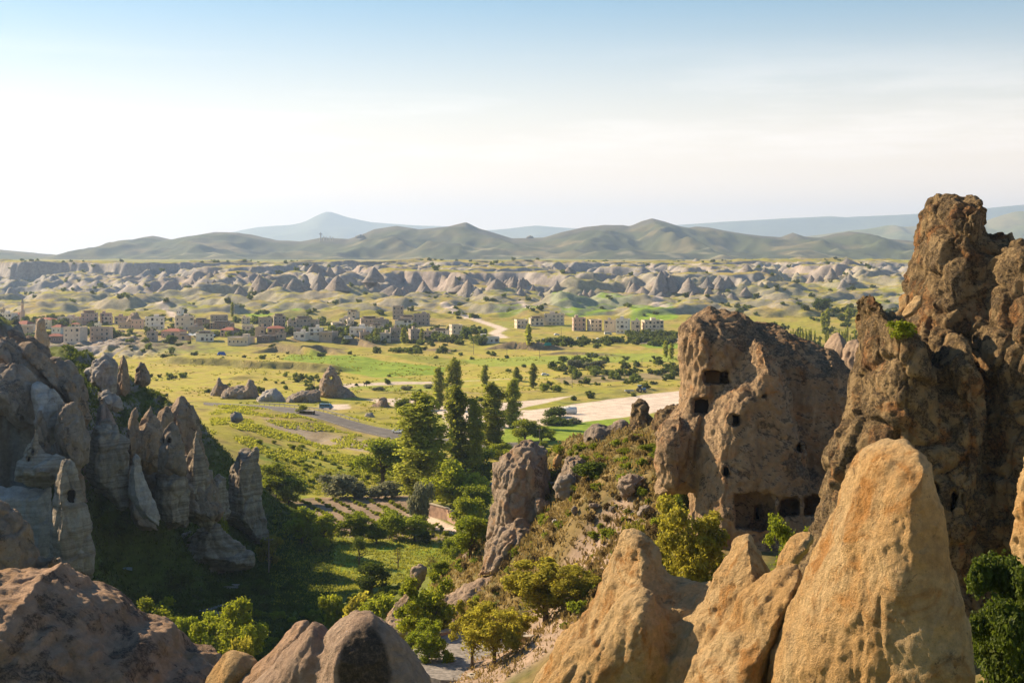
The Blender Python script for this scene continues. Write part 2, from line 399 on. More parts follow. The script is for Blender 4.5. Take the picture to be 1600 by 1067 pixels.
# pale dusty open ground with the tracks
field([(690,648),(740,640),(830,640),(900,631),(985,620),(1075,608),(1075,630),(1010,648),(900,662),(820,668),(740,668),(700,662)], DUST, 1, 1.0, wob=1.5)
field([(690,648),(600,632),(570,625),(620,622),(700,634),(800,628),(900,618),(800,641),(740,645)], DUST*.95, 1, .8, wob=1.0)
field([(700,660),(790,668),(760,700),(690,690)], DUST*.9, .9, 1, wob=1)
field([(480,612),(520,601),(690,594),(700,597),(560,604),(525,611)], DUST*.9, .95, .8, wob=1)
field([(500,632),(545,632),(548,640),(520,643),(498,641)], DUST*.92, 1, .8, wob=.5)
# land this side of the road
field([(330,665),(440,680),(620,710),(640,760),(560,745),(420,735),(400,700)], GRASS_Y*1.2, .9, c2=GRASS_DRY)
field([(410,672),(470,674),(560,690),(650,702),(640,712),(560,703),(430,690)], SOIL*1.15, .8, 1.5, c2=DUST*.6)
field([(400,725),(600,722),(640,780),(420,780)], GRASS_Y*1.1, .85, c2=GRASS_G)
field([(425,783),(500,776),(640,774),(655,790),(700,830),(690,848),(560,842),(425,826)], SOIL*1.02, .97, 1.2, c2=SOIL*.82, wob=1)
field([(430,845),(560,838),(700,846),(715,870),(650,900),(560,905),(470,890),(440,870)], C3(.28,.29,.05), .85, 1.5, c2=C3(.20,.27,.03))
field([(635,800),(650,788),(662,800),(700,818),(745,835),(735,842),(680,826),(645,812)], DUST*.95, 1, .5, wob=.4)
field([(440,905),(520,897),(560,905),(480,912)], SOIL*.8, .6, 1)
# village ground and bright plots beyond
vm = sstep(1010, 1060, TY)*(1-sstep(1330, 1420, TY))*(1-sstep(660, 760, TPX))
Cc = mixc(Cc, SOIL*1.15, vm*.35*sstep(-.2, .4, n1))
field([(850,480),(955,474),(990,478),(960,492),(900,500),(875,492)], HG, .95, c2=HG*.8)
field([(985,486),(1050,484),(1060,500),(985,505)], HG*1.05, .95, c2=HG*.8)
field([(770,488),(850,484),(850,494),(780,497)], HG*.7, .8)
field([(385,490),(470,489),(470,495),(390,495)], HG, .9)
field([(1000,538),(1065,536),(1065,545),(1010,546)], HG*.9, .9)
field([(990,530),(1065,526),(1065,534),(1000,537)], DUST, 1, 2)
def track(pts, wd, c=DUST, k=1.0):
    P = [GP(*p) for p in pts]; xs = [p[0] for p in P]; ys = [p[1] for p in P]
    m = (TX > min(xs)-12) & (TX < max(xs)+12) & (TY > min(ys)-12) & (TY < max(ys)+12)
    d, _ = line_d(TX[m], TY[m], P); t = (1-sstep(wd*.6, wd*1.3, d))*k
    Cc[m] = Cc[m]*(1-t[:, None])+c*t[:, None]
track([(690,482),(712,492),(745,502),(760,505),(785,514),(772,520),(785,528)], 5)
track([(1022,470),(1030,478),(1025,484),(1040,490)], 5); track([(813,482),(820,488),(828,494)], 4)
track([(250,486),(262,492),(270,498)], 4); track([(0,0.1+548),(60,546),(160,540),(260,536)], 4, DUST*.8, .6)
track([(560,604),(700,596),(850,590)], 1.4, DUST*.85, .7)
# pale tuff gullies left, in front of the village
gm = np.exp(-((TPX-150)/85)**2)*sstep(860, 900, TY)*(1-sstep(1010, 1050, TY))
Cc = mixc(Cc, TUFF*1.25, gm*sstep(.05, .3, ridge2(TX/9, TY/60, 2, 77)-.1))
# banks are bare earth and dark scrub
Cc = mixc(Cc, SCRUB*1.2+SOIL*.15, TB*.85)
md = sstep(840, 960, TY)*(1-sstep(1090, 1200, TY))*sstep(.06, .3, SL)
Cc = mixc(Cc, SOIL*.8, md*.75)
# badlands: bare tuff where steep, turf where flat, dark cap rock plus painted shade under the rim
steep = sstep(.20, .48, SL+.10*n2)
bt = TBAD*steep
tf = mixc(np.broadcast_to(TUFF, Cc.shape), TUFF_P, sstep(-.1, .4, fbm2(TX/170, TY/170, 3, 80))[...]*.75)
tf = tf*(1+.22*fbm2(TX/14, TZ/2.2, 3, 81))[..., None]
Cc = mixc(Cc, tf, bt)
cap = TBAD*sstep(2420, 2560, TY)*sstep(-24, -17, TZ)*sstep(.2, .5, SL)*(1-sstep(900, 1100, TPX))
Cc = mixc(Cc, BASALT_SHADE, cap*.85)  # basalt tone with the rim's shade painted into it
hm = sstep(1330, 1400, TY)*(1-TBAD)*sstep(.22, .42, SL)*(1-sstep(2700, 2800, TY))
Cc = mixc(Cc, TUFF*.9, hm*.7)
Cc = mixc(Cc, SCRUB, TBAD*(1-steep)*sstep(.05, .3, n2)*.7)
# near hill on the left: pale rock scree where steep
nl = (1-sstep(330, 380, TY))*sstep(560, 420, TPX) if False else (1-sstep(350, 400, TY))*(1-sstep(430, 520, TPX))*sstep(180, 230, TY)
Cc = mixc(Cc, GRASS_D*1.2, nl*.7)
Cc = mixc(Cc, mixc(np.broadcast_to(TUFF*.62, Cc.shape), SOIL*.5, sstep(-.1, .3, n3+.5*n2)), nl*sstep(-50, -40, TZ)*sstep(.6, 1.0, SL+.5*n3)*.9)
# scrubby slope on the right
nr = (1-sstep(215, 240, TY))*sstep(660, 720, TPX)*sstep(60, 80, TY)
Cc = mixc(Cc, mixc(np.broadcast_to(STRAW*.45, Cc.shape), SCRUB*.9, sstep(-.15, .3, n2*.5+n3)), nr*.9)
field([], SOIL, 1, 1, flatpts=[(PX(560,150),128),(PX(1000,150),128),(PX(1000,150),159),(PX(560,150),159)], wob=.5)
# plain beyond the plateau
pf = sstep(2700, 2900, TY)
Cc = mixc(Cc, mixc(np.broadcast_to(C3(.20,.22,.09), Cc.shape), C3(.30,.25,.12), sstep(-.2, .3, fbm2(TX/500, TY/700, 3, 90))), pf*.8)
nr_, nc_ = TX.shape
idx = np.arange(nr_*nc_).reshape(nr_, nc_)
Fq = np.stack([idx[:-1, :-1], idx[:-1, 1:], idx[1:, 1:], idx[1:, :-1]], -1).reshape(-1, 4)
me = mesh_np('ground', np.stack([TX, TY, TZ], -1).reshape(-1, 3), Fq)
def set_col(me, C):
    a = me.color_attributes.new('cover', 'FLOAT_COLOR', 'POINT')
    C = np.clip(C.reshape(-1, 3), 0.005, .8); a.data.foreach_set('color', np.c_[C, np.ones(len(C))].astype(np.float32).ravel())
set_col(me, Cc)
def ground_mat(name, s1=1.6, s2=0.22, bump=.25, bd=.15, var=(.62, 1.42)):
    m, t, b, o = mat(name, .95); L = t.links.new
    b.inputs['Specular IOR Level'].default_value = .1
    at = N(t, 'ShaderNodeVertexColor', layer_name='cover'); g = N(t, 'ShaderNodeNewGeometry')
    a1 = N(t, 'ShaderNodeTexNoise', inp={'Scale': s1, 'Detail': 5.0, 'Roughness': .7}); a2 = N(t, 'ShaderNodeTexNoise', inp={'Scale': s2, 'Detail': 6.0, 'Roughness': .65})
    L(g.outputs['Position'], a1.inputs['Vector']); L(g.outputs['Position'], a2.inputs['Vector'])
    ad = N(t, 'ShaderNodeMath', operation='ADD'); L(a1.outputs[0], ad.inputs[0]); L(a2.outputs[0], ad.inputs[1])
    r = N(t, 'ShaderNodeMapRange', inp={1: .7, 2: 1.3, 3: var[0], 4: var[1]}); L(ad.outputs[0], r.inputs[0])
    mm = N(t, 'ShaderNodeVectorMath', operation='SCALE'); L(at.outputs[0], mm.inputs[0]); L(r.outputs[0], mm.inputs['Scale'])
    L(mm.outputs[0], b.inputs['Base Color'])
    bp = N(t, 'ShaderNodeBump', inp={'Strength': bump, 'Distance': bd}); L(ad.outputs[0], bp.inputs['Height']); L(bp.outputs[0], b.inputs['Normal'])
    return m
me.materials.append(ground_mat('turf and earth'))
tag(link('ground', me), 'valley floor with grass fields, bare soil and pale eroded badlands behind', kind='structure')

# ================================================================ hills and mountains
def rng_mesh(name, Y0, sky, depth, foot, x0, x1, nx, ny, colf, label, seed, spur=0.28, lam=400.):
    u = np.linspace(x0, x1, nx); t = np.linspace(-1.0, 1.0, ny)
    U, T = np.meshgrid(u, t)
    Y = Y0+T*depth; X = (U-800)/F_PX*Y0
    ridge = np.interp(U, [p[0] for p in sky], [p[1] for p in sky]); H = PZ(ridge, Y0)-foot
    H = np.maximum(H, 0)
    n = ridge2(X/lam, Y/(lam*1.5)+seed, 4, seed); n5 = fbm2(X/(lam*.25), Y/(lam*.25), 4, seed+3)
    wv = fbm2(X/(lam*3), X*0+seed, 2, seed+9)*.25
    prof = np.clip(1-np.abs(T-wv*(1-np.abs(T))), 0, 1)**1.15
    Z = foot-6+H*prof+H*spur*(n-.75)*np.sin(np.clip(prof, 0, 1)*math.pi)**.8+H*.05*n5*(1-prof)
    top = prof > .97
    me = mesh_np(name, np.stack([X, Y, Z], -1).reshape(-1, 3), np.stack([(i := np.arange(nx*ny).reshape(ny, nx))[:-1, :-1], i[:-1, 1:], i[1:, 1:], i[1:, :-1]], -1).reshape(-1, 4))
    set_col(me, colf(X, Y, Z, H, prof))
    me.materials.append(ground_mat(name+' cover', .02, .006, .3, 4, (.75, 1.25)))
    tag(link(name, me), label, kind='structure')
def c_near(X, Y, Z, H, p):
    c = np.broadcast_to(C3(.075,.085,.035), X.shape+(3,)).copy()
    c = mixc(c, C3(.17,.14,.065), sstep(-.05, .4, fbm2(X/260, Y/420, 4, 5)))
    c = mixc(c, C3(.04,.045,.028), sstep(.0, .3, fbm2(X/110, Y/200, 4, 8))*.75)
    c = mixc(c, C3(.28,.25,.15), sstep(.15, .35, fbm2(X/160, Y/60, 3, 11))*(1-sstep(.2, .5, p)))
    return mixc(c, C3(.14,.12,.09), sstep(.86, .97, p)*.7)
SK1 = [(-300,380),(-100,376),(0,389),(50,394),(80,400),(108,404),(142,403),(175,388),(200,375),(215,371),(235,368),(262,374),(300,367),(330,362),(370,363),(400,368),(430,375),(470,377),(505,371),(545,373),(562,368),(585,358),(620,353),(655,358),(700,353),(728,346),(748,356),(775,364),(800,372),(850,371),(880,362),(905,356),(930,352),(962,350),(985,352),(1005,345),(1022,339),(1045,346),(1062,351),(1082,355),(1092,353),(1112,354),(1150,361),(1200,368),(1228,370),(1247,363),(1262,369),(1285,371),(1310,365),(1332,361),(1360,365),(1385,373),(1430,377),(1520,383),(1600,388),(1900,392)]
rng_mesh('hills', 6200, [(a, b-2) for a, b in SK1], 1500, -24, -320, 1920, 620, 150, c_near, 'grassy hills with a pointed summit behind the badlands', 3, 0.75, 620.)
SK3 = [(1180,400),(1230,372),(1300,362),(1345,357),(1385,350),(1402,353),(1440,351),(1500,346),(1530,349),(1555,338),(1590,328),(1620,327),(1700,330),(1900,345),(2100,360)]
rng_mesh('hills', 11500, SK3, 2300, -60, 1170, 2100, 160, 50, lambda X, Y, Z, H, p: mixc(np.broadcast_to(C3(.16,.17,.07), X.shape+(3,)), C3(.24,.21,.1), sstep(-.1, .3, fbm2(X/500, Y/700, 3, 2))), 'dim blue hills farther off at the right', 8, .5, 700.)
SK2 = [(-300,396),(0,400),(110,398),(220,385),(360,362),(400,354),(430,351),(455,350),(475,346),(495,336),(508,330),(515,329),(524,332),(545,339),(580,346),(620,349),(690,352),(760,357),(800,355),(840,351),(900,355),(960,357),(1060,350),(1130,345),(1250,339),(1300,336),(1330,338),(1430,332),(1500,327),(1600,318),(1700,314),(2000,312)]
rng_mesh('mountain', 20000, SK2, 3500, -62, -320, 2000, 300, 50, lambda X, Y, Z, H, p: np.broadcast_to(C3(.17,.18,.09), X.shape+(3,)), 'pale blue conical mountain and long ridge on the horizon', 5, .3, 2500.)
# tors and masts standing on the hills
def lump(name, px, py, wpx, hpx, Y, label, cat, seed, group=None):
    rr = random.Random(seed); x, z = PX(px, Y), PZ(py, Y); W = wpx/F_PX*Y; H = hpx/F_PX*Y
    b = MB(); pts = [(-.5, -.6), (-.42, .2), (-.2, .55), (0, 1), (.16, .7), (.3, .62), (.42, .2), (.5, -.6)]
    n = len(pts); v = []
    for k, yy in enumerate((-.5, -.25, .25, .5)):
        s = (.55, 1, 1, .55)[k]
        for a, c in pts: v.append((a*W*s*rr.uniform(.9, 1.1), yy*W, c*H*s*rr.uniform(.85, 1.1)))
    f = [tuple(range(n))]+[tuple(range(4*n-1, 3*n-1, -1))]
    for k in range(3):
        for i in range(n): f.append((k*n+i, (k+1)*n+i, (k+1)*n+(i+1) % n, k*n+(i+1) % n))
    b.add(v, f); return tag(b.build(name, M_TOR, None, (x, Y, z)), label, cat, group)
M_TOR = flat('hill rock', (.17, .15, .12), .95, 0, .3, .02)
lump('rock_outcrop', 563, 370, 16, 4, 6050, 'low dark rock knob on the saddle right of the mast', 'rock outcrop', 1)
lump('rock_outcrop', 828, 371, 12, 3, 6080, 'tiny rocky bump on the hill crest between the two summits', 'rock outcrop', 2)
def mast(px, y0, y1, Y, wd, label):
    z0, z1 = PZ(y0, Y)-6, PZ(y1, Y); t = empty('radio_mast', (PX(px, Y), Y, z0), label, 'mast', 'masts on the far hill')
    h = z1-z0
    MB().tube([(0,0,0),(0,0,h)], [wd, wd*.7], 6).build('pole', M_MAST, t)
    MB().box(-wd*2, wd*2, -wd, wd, h*.72, h*.84).build('antenna', M_MAST, t)
M_MAST = flat('mast metal', (.35, .33, .32), .6)
mast(501, 374, 363, 6100, 3.4, 'tallest mast on the saddle of the far hill, at the left'); 
for p, q in ((506, 368.5), (510, 369.5), (516, 368.5), (520, 370)): mast(p, 374, q, 6100, 1.6, 'short mast in the row beside the tall mast on the far hill')

# ================================================================ haze
hm_ = bpy.data.materials.new('air'); hm_.use_nodes = True; t = hm_.node_tree; t.nodes.clear()
o = N(t, 'ShaderNodeOutputMaterial'); v = N(t, 'ShaderNodeVolumePrincipled')
v.inputs['Color'].default_value = (.49, .66, 1.0, 1); v.inputs['Density'].default_value = HAZE = 5.8e-5; v.inputs['Anisotropy'].default_value = .35
v.inputs['Density Attribute'].default_value = ''
t.links.new(v.outputs[0], o.inputs['Volume'])
try: hm_.cycles.homogeneous_volume = True
except Exception: pass
zt = 800.0
MB().box(-26000, 26000, -600, 25500, -400, zt).build('haze', hm_)
tag(bpy.data.objects['haze'], 'thin warm haze filling the air over the valley', kind='stuff')
# ================================================================ rocks
def surface_nets(Fv, org, h):
    ins = Fv < 0
    c = np.zeros(tuple(np.array(Fv.shape)-1), np.int8)
    for a in (0, 1):
        for b in (0, 1):
            for d in (0, 1):
                c += ins[a:Fv.shape[0]-1+a, b:Fv.shape[1]-1+b, d:Fv.shape[2]-1+d]
    act = np.argwhere((c > 0) & (c < 8))
    corn = np.array([[a, b, d] for a in (0, 1) for b in (0, 1) for d in (0, 1)])
    vals = np.stack([Fv[act[:, 0]+k[0], act[:, 1]+k[1], act[:, 2]+k[2]] for k in corn], 1)
    pos = np.zeros((len(act), 3)); cnt = np.zeros(len(act))
    for i in range(8):
        for j in range(i+1, 8):
            if abs(corn[i]-corn[j]).sum() != 1: continue
            a, b = vals[:, i], vals[:, j]; m = (a < 0) != (b < 0)
            t = a/(a-b+1e-20)
            p = corn[i]+(corn[j]-corn[i])*t[:, None]
            pos[m] += p[m]; cnt += m
    V = (act+pos/cnt[:, None])*h+org
    im = np.full(c.shape, -1, np.int32); im[act[:, 0], act[:, 1], act[:, 2]] = np.arange(len(act))
    Q = []
    for ax in range(3):
        s0 = [slice(1, -1)]*3; s1 = [slice(1, -1)]*3
        s0[ax] = slice(0, -1); s1[ax] = slice(1, None)
        A, B = ins[tuple(s0)], ins[tuple(s1)]
        e = np.argwhere(A != B); flip = A[e[:, 0], e[:, 1], e[:, 2]]
        off = np.array([1, 1, 1]); off[ax] = 0; e = e+off
        u, v = (ax+1) % 3, (ax+2) % 3
        def idx(du, dv):
            q = e.copy(); q[:, u] -= du; q[:, v] -= dv; return im[q[:, 0], q[:, 1], q[:, 2]]
        q = np.stack([idx(1, 1), idx(0, 1), idx(0, 0), idx(1, 0)], 1)
        q[~flip] = q[~flip][:, ::-1]; Q.append(q)
    Q = np.concatenate(Q); Q = Q[(Q >= 0).all(1)]
    return V, Q
def vnormals(V, Q):
    n = np.cross(V[Q[:, 2]]-V[Q[:, 0]], V[Q[:, 3]]-V[Q[:, 1]]); vn = np.zeros_like(V)
    for k in range(4): np.add.at(vn, Q[:, k], n)
    return vn/np.maximum(np.linalg.norm(vn, axis=1), 1e-9)[:, None]
def rock_mesh(name, parts, vox, amp=.5, lam=3.0, m=None, smooth_k=.5, strata=0.0, holes=(), rough=1.0, crag=0.0, q=1.5, block=0.0, blam=1.0, flute=.35):
    """parts: (outline in photo pixels, distance, half depth, rounding radius, lean of the depth with x, lean with z).
    Each outline becomes a rounded body of real depth standing at its distance; the bodies are blended, roughened and cut."""
    W = []
    for p in parts:
        poly, Y, D, R = p[:4]; sh = p[4] if len(p) > 4 else 0.0; lz = p[5] if len(p) > 5 else 0.0
        pts0 = [(PX(a, Y), PZ(b, Y)) for a, b in poly]; xc = np.mean([q_[0] for q_ in pts0]); zc = np.mean([q_[1] for q_ in pts0]); pts = pts0
        for _ in range(4): pts = [(PX(a, Y+sh*(u_[0]-xc)+lz*(u_[1]-zc)), PZ(b, Y+sh*(u_[0]-xc)+lz*(u_[1]-zc))) for (a, b), u_ in zip(poly, pts)]
        W.append((pts, Y, D, R, sh, lz, xc, zc))
    xs = [q[0] for w_ in W for q in w_[0]]; zs = [q[1] for w_ in W for q in w_[0]]
    pad = 2.5*vox+amp
    ys = []
    for w_ in W:
        hx = (max(q[0] for q in w_[0])-min(q[0] for q in w_[0]))/2*abs(w_[4])+(max(q[1] for q in w_[0])-min(q[1] for q in w_[0]))/2*abs(w_[5])
        ys += [w_[1]-w_[2]-hx, w_[1]+w_[2]+hx]
    lo = np.array([min(xs), min(ys), min(zs)])-pad; hi = np.array([max(xs), max(ys), max(zs)])+pad
    n = np.ceil((hi-lo)/vox).astype(int)+1
    gx_, gy_, gz_ = [lo[i]+np.arange(n[i])*vox for i in range(3)]
    XX, ZZ = np.meshgrid(gx_, gz_, indexing='ij')
    wob = fbm3(np.stack([XX/lam/1.3, np.zeros_like(XX), ZZ/lam/1.3], -1), 3)*amp*.5
    Fv = None
    for poly, Y, D, R, sh, lz, xc, zc in W:
        d = -(poly_sd(XX+wob, ZZ+wob*.6, poly))
        v = np.where(d > R, 0.0, 1-d/R); v = np.minimum(v, 3.5)
        y0 = Y+sh*(XX-xc)+lz*(ZZ-zc)
        Di = D*(1+.18*noise3(XX/(D*1.1), 3.3, ZZ/(D*1.6)))
        u = (gy_[None, :, None]-y0[:, None, :])/Di[:, None, :]
        f = (((np.abs(u)**q+(v**q)[:, None, :])**(1/q)-1)*min(D, R)).astype(np.float32)
        if Fv is None: Fv = f
        else:
            k = smooth_k; hh = np.clip(.5+.5*(Fv-f)/k, 0, 1); Fv = Fv*(1-hh)+f*hh-k*hh*(1-hh)
    for hs in holes:                                   # openings cut into the rock: (x0,x1,y0,y1 in photo pixels, near distance, far distance, kind)
        x0, x1, p0, p1, ya, yb, kd = hs; Ym = (ya+yb)/2; Yr = hs[4]
        X0, X1 = PX(x0, Yr), PX(x1, Yr); Z1, Z0 = PZ(p0, Yr), PZ(p1, Yr)
        cx_, cz_, a_, b_ = (X0+X1)/2, (Z0+Z1)/2, (X1-X0)/2, (Z1-Z0)/2
        k_ = (Yr/np.maximum(gy_, 1))[None, :, None]; XS, ZS = XX[:, None, :]*k_, ZZ[:, None, :]*k_     # the tunnel runs along the line of sight
        if kd == 'o': dd = (np.sqrt(((XS-cx_)/a_)**2+((ZS-cz_)/b_)**2)-1)*min(a_, b_)
        elif kd == 'a': dd = np.where(ZS > cz_+b_-a_, np.sqrt((XS-cx_)**2+(ZS-(cz_+b_-a_))**2)-a_, np.maximum(np.abs(XS-cx_)-a_, (Z0-ZS)))
        else: dd = np.maximum(np.abs(XS-cx_)-a_, np.abs(ZS-cz_)-b_)
        yd = np.maximum(hs[4]-6-gy_, gy_-yb)
        Fv = np.maximum(Fv, -np.maximum(dd, yd[None, :, None]).astype(np.float32))
    Fv[0] = Fv[-1] = 1; Fv[:, 0] = 1; Fv[:, -1] = 1; Fv[:, :, 0] = 1; Fv[:, :, -1] = 1
    V, Q = surface_nets(Fv, lo, vox)
    for _ in range(1):                                  # relax the stair steps
        nb = np.zeros_like(V); ct = np.zeros(len(V))
        for a in range(4):
            b = (a+1) % 4
            np.add.at(nb, Q[:, a], V[Q[:, b]]); np.add.at(ct, Q[:, a], 1)
        V = V*.4+nb/np.maximum(ct, 1)[:, None]*.6
    nr_ = vnormals(V, Q)
    P = V/lam
    wv = np.stack([fbm3(P+5, 2), fbm3(P+17, 2), fbm3(P-9, 2)], -1)
    d1 = fbm3(P+wv*.35, 3)
    rg = 1-2*np.abs(noise3(*(P*2.1+wv*.6).T)); rg2 = 1-2*np.abs(noise3(*(P*4.7+wv*.5+7).T))
    fine = fbm3(P*7, 3)
    disp = amp*(.55*d1+.30*(rg-.4)*(.5+crag)+.15*(rg2-.4)*(.3+crag)+.10*fine*rough)
    if crag > 0:
        cell = fbm3(P*1.3+40, 2); disp = disp+amp*crag*.35*(np.round(cell*4+noise3(*(P*3).T)*.4)/4-cell)
    if flute:
        fl = 1-2*np.abs(noise3(P[:, 0]*1.9+wv[:, 0]*.5, P[:, 1]*1.9, P[:, 2]*.38)); disp = disp-amp*flute*np.clip(fl-.35, 0, 1)*1.3
    if block:
        pb = (V+wv*lam*.25)/blam*np.array([1, 1, .75]); F1, F2, ID = worley(pb)
        disp = disp+block*((ID-.5)*.9-.5*np.exp(-((F2-F1)/.07)**2)+.06*(.5-F1))
        F1, F2, ID = worley(pb*2.6+11); disp = disp+block*.38*((ID-.5)*.8-.5*np.exp(-((F2-F1)/.12)**2))
    if strata: disp = disp+strata*(noise3(P[:, 0]*.15, P[:, 1]*.15, V[:, 2]*1.15+wv[:, 0]*.8)+.6*noise3(P[:, 0]*.2, 9.0, V[:, 2]*2.7+wv[:, 1]))
    V = V+nr_*disp[:, None]
    base = np.array([(V[:, 0].min()+V[:, 0].max())/2, (V[:, 1].min()+V[:, 1].max())/2, V[:, 2].min()])
    me = mesh_np(name, V-base, Q)
    if m: me.materials.append(m)
    return me, tuple(base)
def rock(name, label, cat, parts, vox, amp=.5, lam=3.0, m=None, group=None, **k):
    me, base = rock_mesh(name, parts, vox, amp, lam, m, **k)
    return tag(link(name, me, None, base), label, cat, group)

def rock_mat(name, base, alt, dark, dk=.5, sc=1.0, strata=0., zsc=1., bump=.5, orange=None, up=0., dsc=.55, speck=.4, bdist=.12, fine=1., patch=None):
    """dk: how much is covered by dark lichen crust, up: extra crust on faces that look up, sc: size of the patches"""
    m, t, b, o = mat(name, .93); L = t.links.new; b.inputs['Specular IOR Level'].default_value = .12
    g = N(t, 'ShaderNodeNewGeometry'); P = g.outputs['Position']
    def noi(s, d=6., r=.6, vec=None, dist=0.):
        n = N(t, 'ShaderNodeTexNoise', inp={'Scale': s, 'Detail': d, 'Roughness': r, 'Distortion': dist}); L(vec or P, n.inputs['Vector']); return n.outputs[0]
    def rmp(x, a, c, lo=0., hi=1.):
        r = N(t, 'ShaderNodeMapRange', inp={1: a, 2: c, 3: lo, 4: hi}); r.interpolation_type = 'SMOOTHSTEP'; L(x, r.inputs[0]); return r.outputs[0]
    def mth(op, a, c):
        n = N(t, 'ShaderNodeMath', operation=op)
        for i, v in enumerate((a, c)):
            if isinstance(v, (int, float)): n.inputs[i].default_value = v
            else: L(v, n.inputs[i])
        return n.outputs[0]
    def mixn(f, a, c):
        n = N(t, 'ShaderNodeMix', data_type='RGBA')
        if isinstance(f, float): n.inputs[0].default_value = f
        else: L(f, n.inputs[0])
        for i, v in ((6, a), (7, c)):
            if isinstance(v, tuple): n.inputs[i].default_value = (*v, 1)
            else: L(v, n.inputs[i])
        return n.outputs[2]
    c = mixn(rmp(noi(.22*sc, 5., .6, dist=.8), .38, .62), base, alt)
    if orange: c = mixn(mth('MULTIPLY', rmp(noi(.33*sc, 6., .65, dist=1.2), .50, .66), .85), c, orange)
    if strata:
        mp = N(t, 'ShaderNodeMapping'); mp.inputs['Scale'].default_value = (.05, .05, 1.6*zsc); L(P, mp.inputs[0])
        c = mixn(mth('MULTIPLY', rmp(noi(1.0, 6., .6, vec=mp.outputs[0], dist=.15), .42, .60), strata), c, dark)
    # vertical run-off stains
    mv = N(t, 'ShaderNodeMapping'); mv.inputs['Scale'].default_value = (1.1*sc, 1.1*sc, .16*sc); L(P, mv.inputs[0])
    c = mixn(mth('MULTIPLY', rmp(noi(1.0, 6., .7, vec=mv.outputs[0]), .50, .72), .32), c, dark)
    n1 = noi(dsc*sc, 10., .72, dist=.5)
    if up:
        sxx = N(t, 'ShaderNodeSeparateXYZ'); L(g.outputs['True Normal'], sxx.inputs[0])
        n1 = mth('ADD', n1, mth('MULTIPLY', rmp(sxx.outputs[2], .1, .8), up))
    e = .66-.30*dk
    lich = rmp(n1, e, e+.05)
    f2 = rmp(noi(6.0*sc, 5., .8), .40, .60, .35, 1.)
    if dk > 0: c = mixn(mth('MULTIPLY', mth('MULTIPLY', lich, f2), .88), c, dark)
    sp = rmp(noi(9.*sc, 4., .7), .60, .72)
    c = mixn(mth('MULTIPLY', sp, speck), c, dark)
    if patch:
        pc, pr_, pcol = patch; sb_ = N(t, 'ShaderNodeVectorMath', operation='SUBTRACT'); sb_.inputs[1].default_value = pc; L(P, sb_.inputs[0])
        dv = N(t, 'ShaderNodeVectorMath', operation='DIVIDE'); dv.inputs[1].default_value = pr_; L(sb_.outputs[0], dv.inputs[0])
        ln = N(t, 'ShaderNodeVectorMath', operation='LENGTH'); L(dv.outputs[0], ln.inputs[0])
        c = mixn(mth('MULTIPLY', rmp(mth('ADD', ln.outputs['Value'], mth('MULTIPLY', noi(2.2, 6., .7), .5)), 1.42, 1.12), rmp(noi(14., 4., .8), .25, .6, .6, 1.)), c, pcol)
    br = rmp(noi(2.6*sc, 8., .75), .3, .7, .80, 1.2)
    mm = N(t, 'ShaderNodeVectorMath', operation='SCALE'); L(c, mm.inputs[0]); L(br, mm.inputs['Scale']); L(mm.outputs[0], b.inputs['Base Color'])
    vo = N(t, 'ShaderNodeTexVoronoi', feature='F1', inp={'Scale': 2.4*sc}); L(P, vo.inputs['Vector'])
    hgt = mth('ADD', mth('MULTIPLY', noi(1.1*sc, 12., .68), 1.6), mth('ADD', mth('ADD', mth('MULTIPLY', noi(7.5*sc, 6., .7), .6*fine), mth('MULTIPLY', noi(22.*sc, 3., .7), .22*fine)), mth('MULTIPLY', rmp(vo.outputs[0], 0., .45), .18)))
    hgt = mth('ADD', hgt, mth('MULTIPLY', lich, .12*min(dk*2, 1)))
    bp = N(t, 'ShaderNodeBump', inp={'Strength': bump, 'Distance': bdist*4/sc}); L(hgt, bp.inputs['Height']); L(bp.outputs[0], b.inputs['Normal'])
    return m
R_SAND = rock_mat('ochre tuff', (0.588,0.362,0.158), (0.651,0.452,0.236), (.20,.13,.07), .26, 1.5, orange=(.46,.21,.055), dsc=.9, speck=.6, bump=.85, fine=2.2)
R_CLIFF = rock_mat('dark crusted tuff', (0.340,0.236,0.121), (0.420,0.294,0.158), (.045,.033,.024), .62, 1.0, orange=(.38,.17,.06), dsc=.75, speck=.5, bump=.9, bdist=.2, up=.05)
R_CHIM = rock_mat('brown tuff', (0.420,0.294,0.179), (0.347,0.236,0.142), (.07,.05,.035), .30, .75, orange=(.42,.22,.10), dsc=.45, bump=.6, up=.22, bdist=.2)
R_FACE = rock_mat('smooth brown tuff', (.33,.225,.145), (.28,.19,.125), (.10,.07,.05), .12, .75, dsc=.5, bump=.5, bdist=.15)
R_GREY = rock_mat('grey tuff', (0.355,0.296,0.246), (0.275,0.212,0.162), (.10,.08,.065), .30, .4, orange=(.34,.22,.14), dsc=.5, bump=.6, up=.05, bdist=.2)
R_STRAT = rock_mat('banded tuff', (0.372,0.306,0.235), (0.438,0.382,0.318), (.12,.09,.07), .18, .4, strata=.5, zsc=1., dsc=.5, bump=.6, bdist=.2)
R_WHITE = rock_mat('pale bluish tuff', (0.466,0.434,0.402), (0.402,0.350,0.307), (.16,.13,.11), .16, .4, dsc=.4, bump=.5, bdist=.2, strata=.25)
R_NEAR = rock_mat('weathered near tuff', (0.403,0.269,0.184), (0.484,0.321,0.216), (.085,.062,.048), .50, 1.6, orange=(.38,.23,.12), dsc=.42, speck=.45, bump=.8, bdist=.14)
R_DOME = rock_mat('rosy near tuff', (0.352,0.256,0.188), (0.304,0.216,0.152), (.11,.08,.06), .26, 2.2, dsc=.35, speck=.3, bump=.7, bdist=.12)
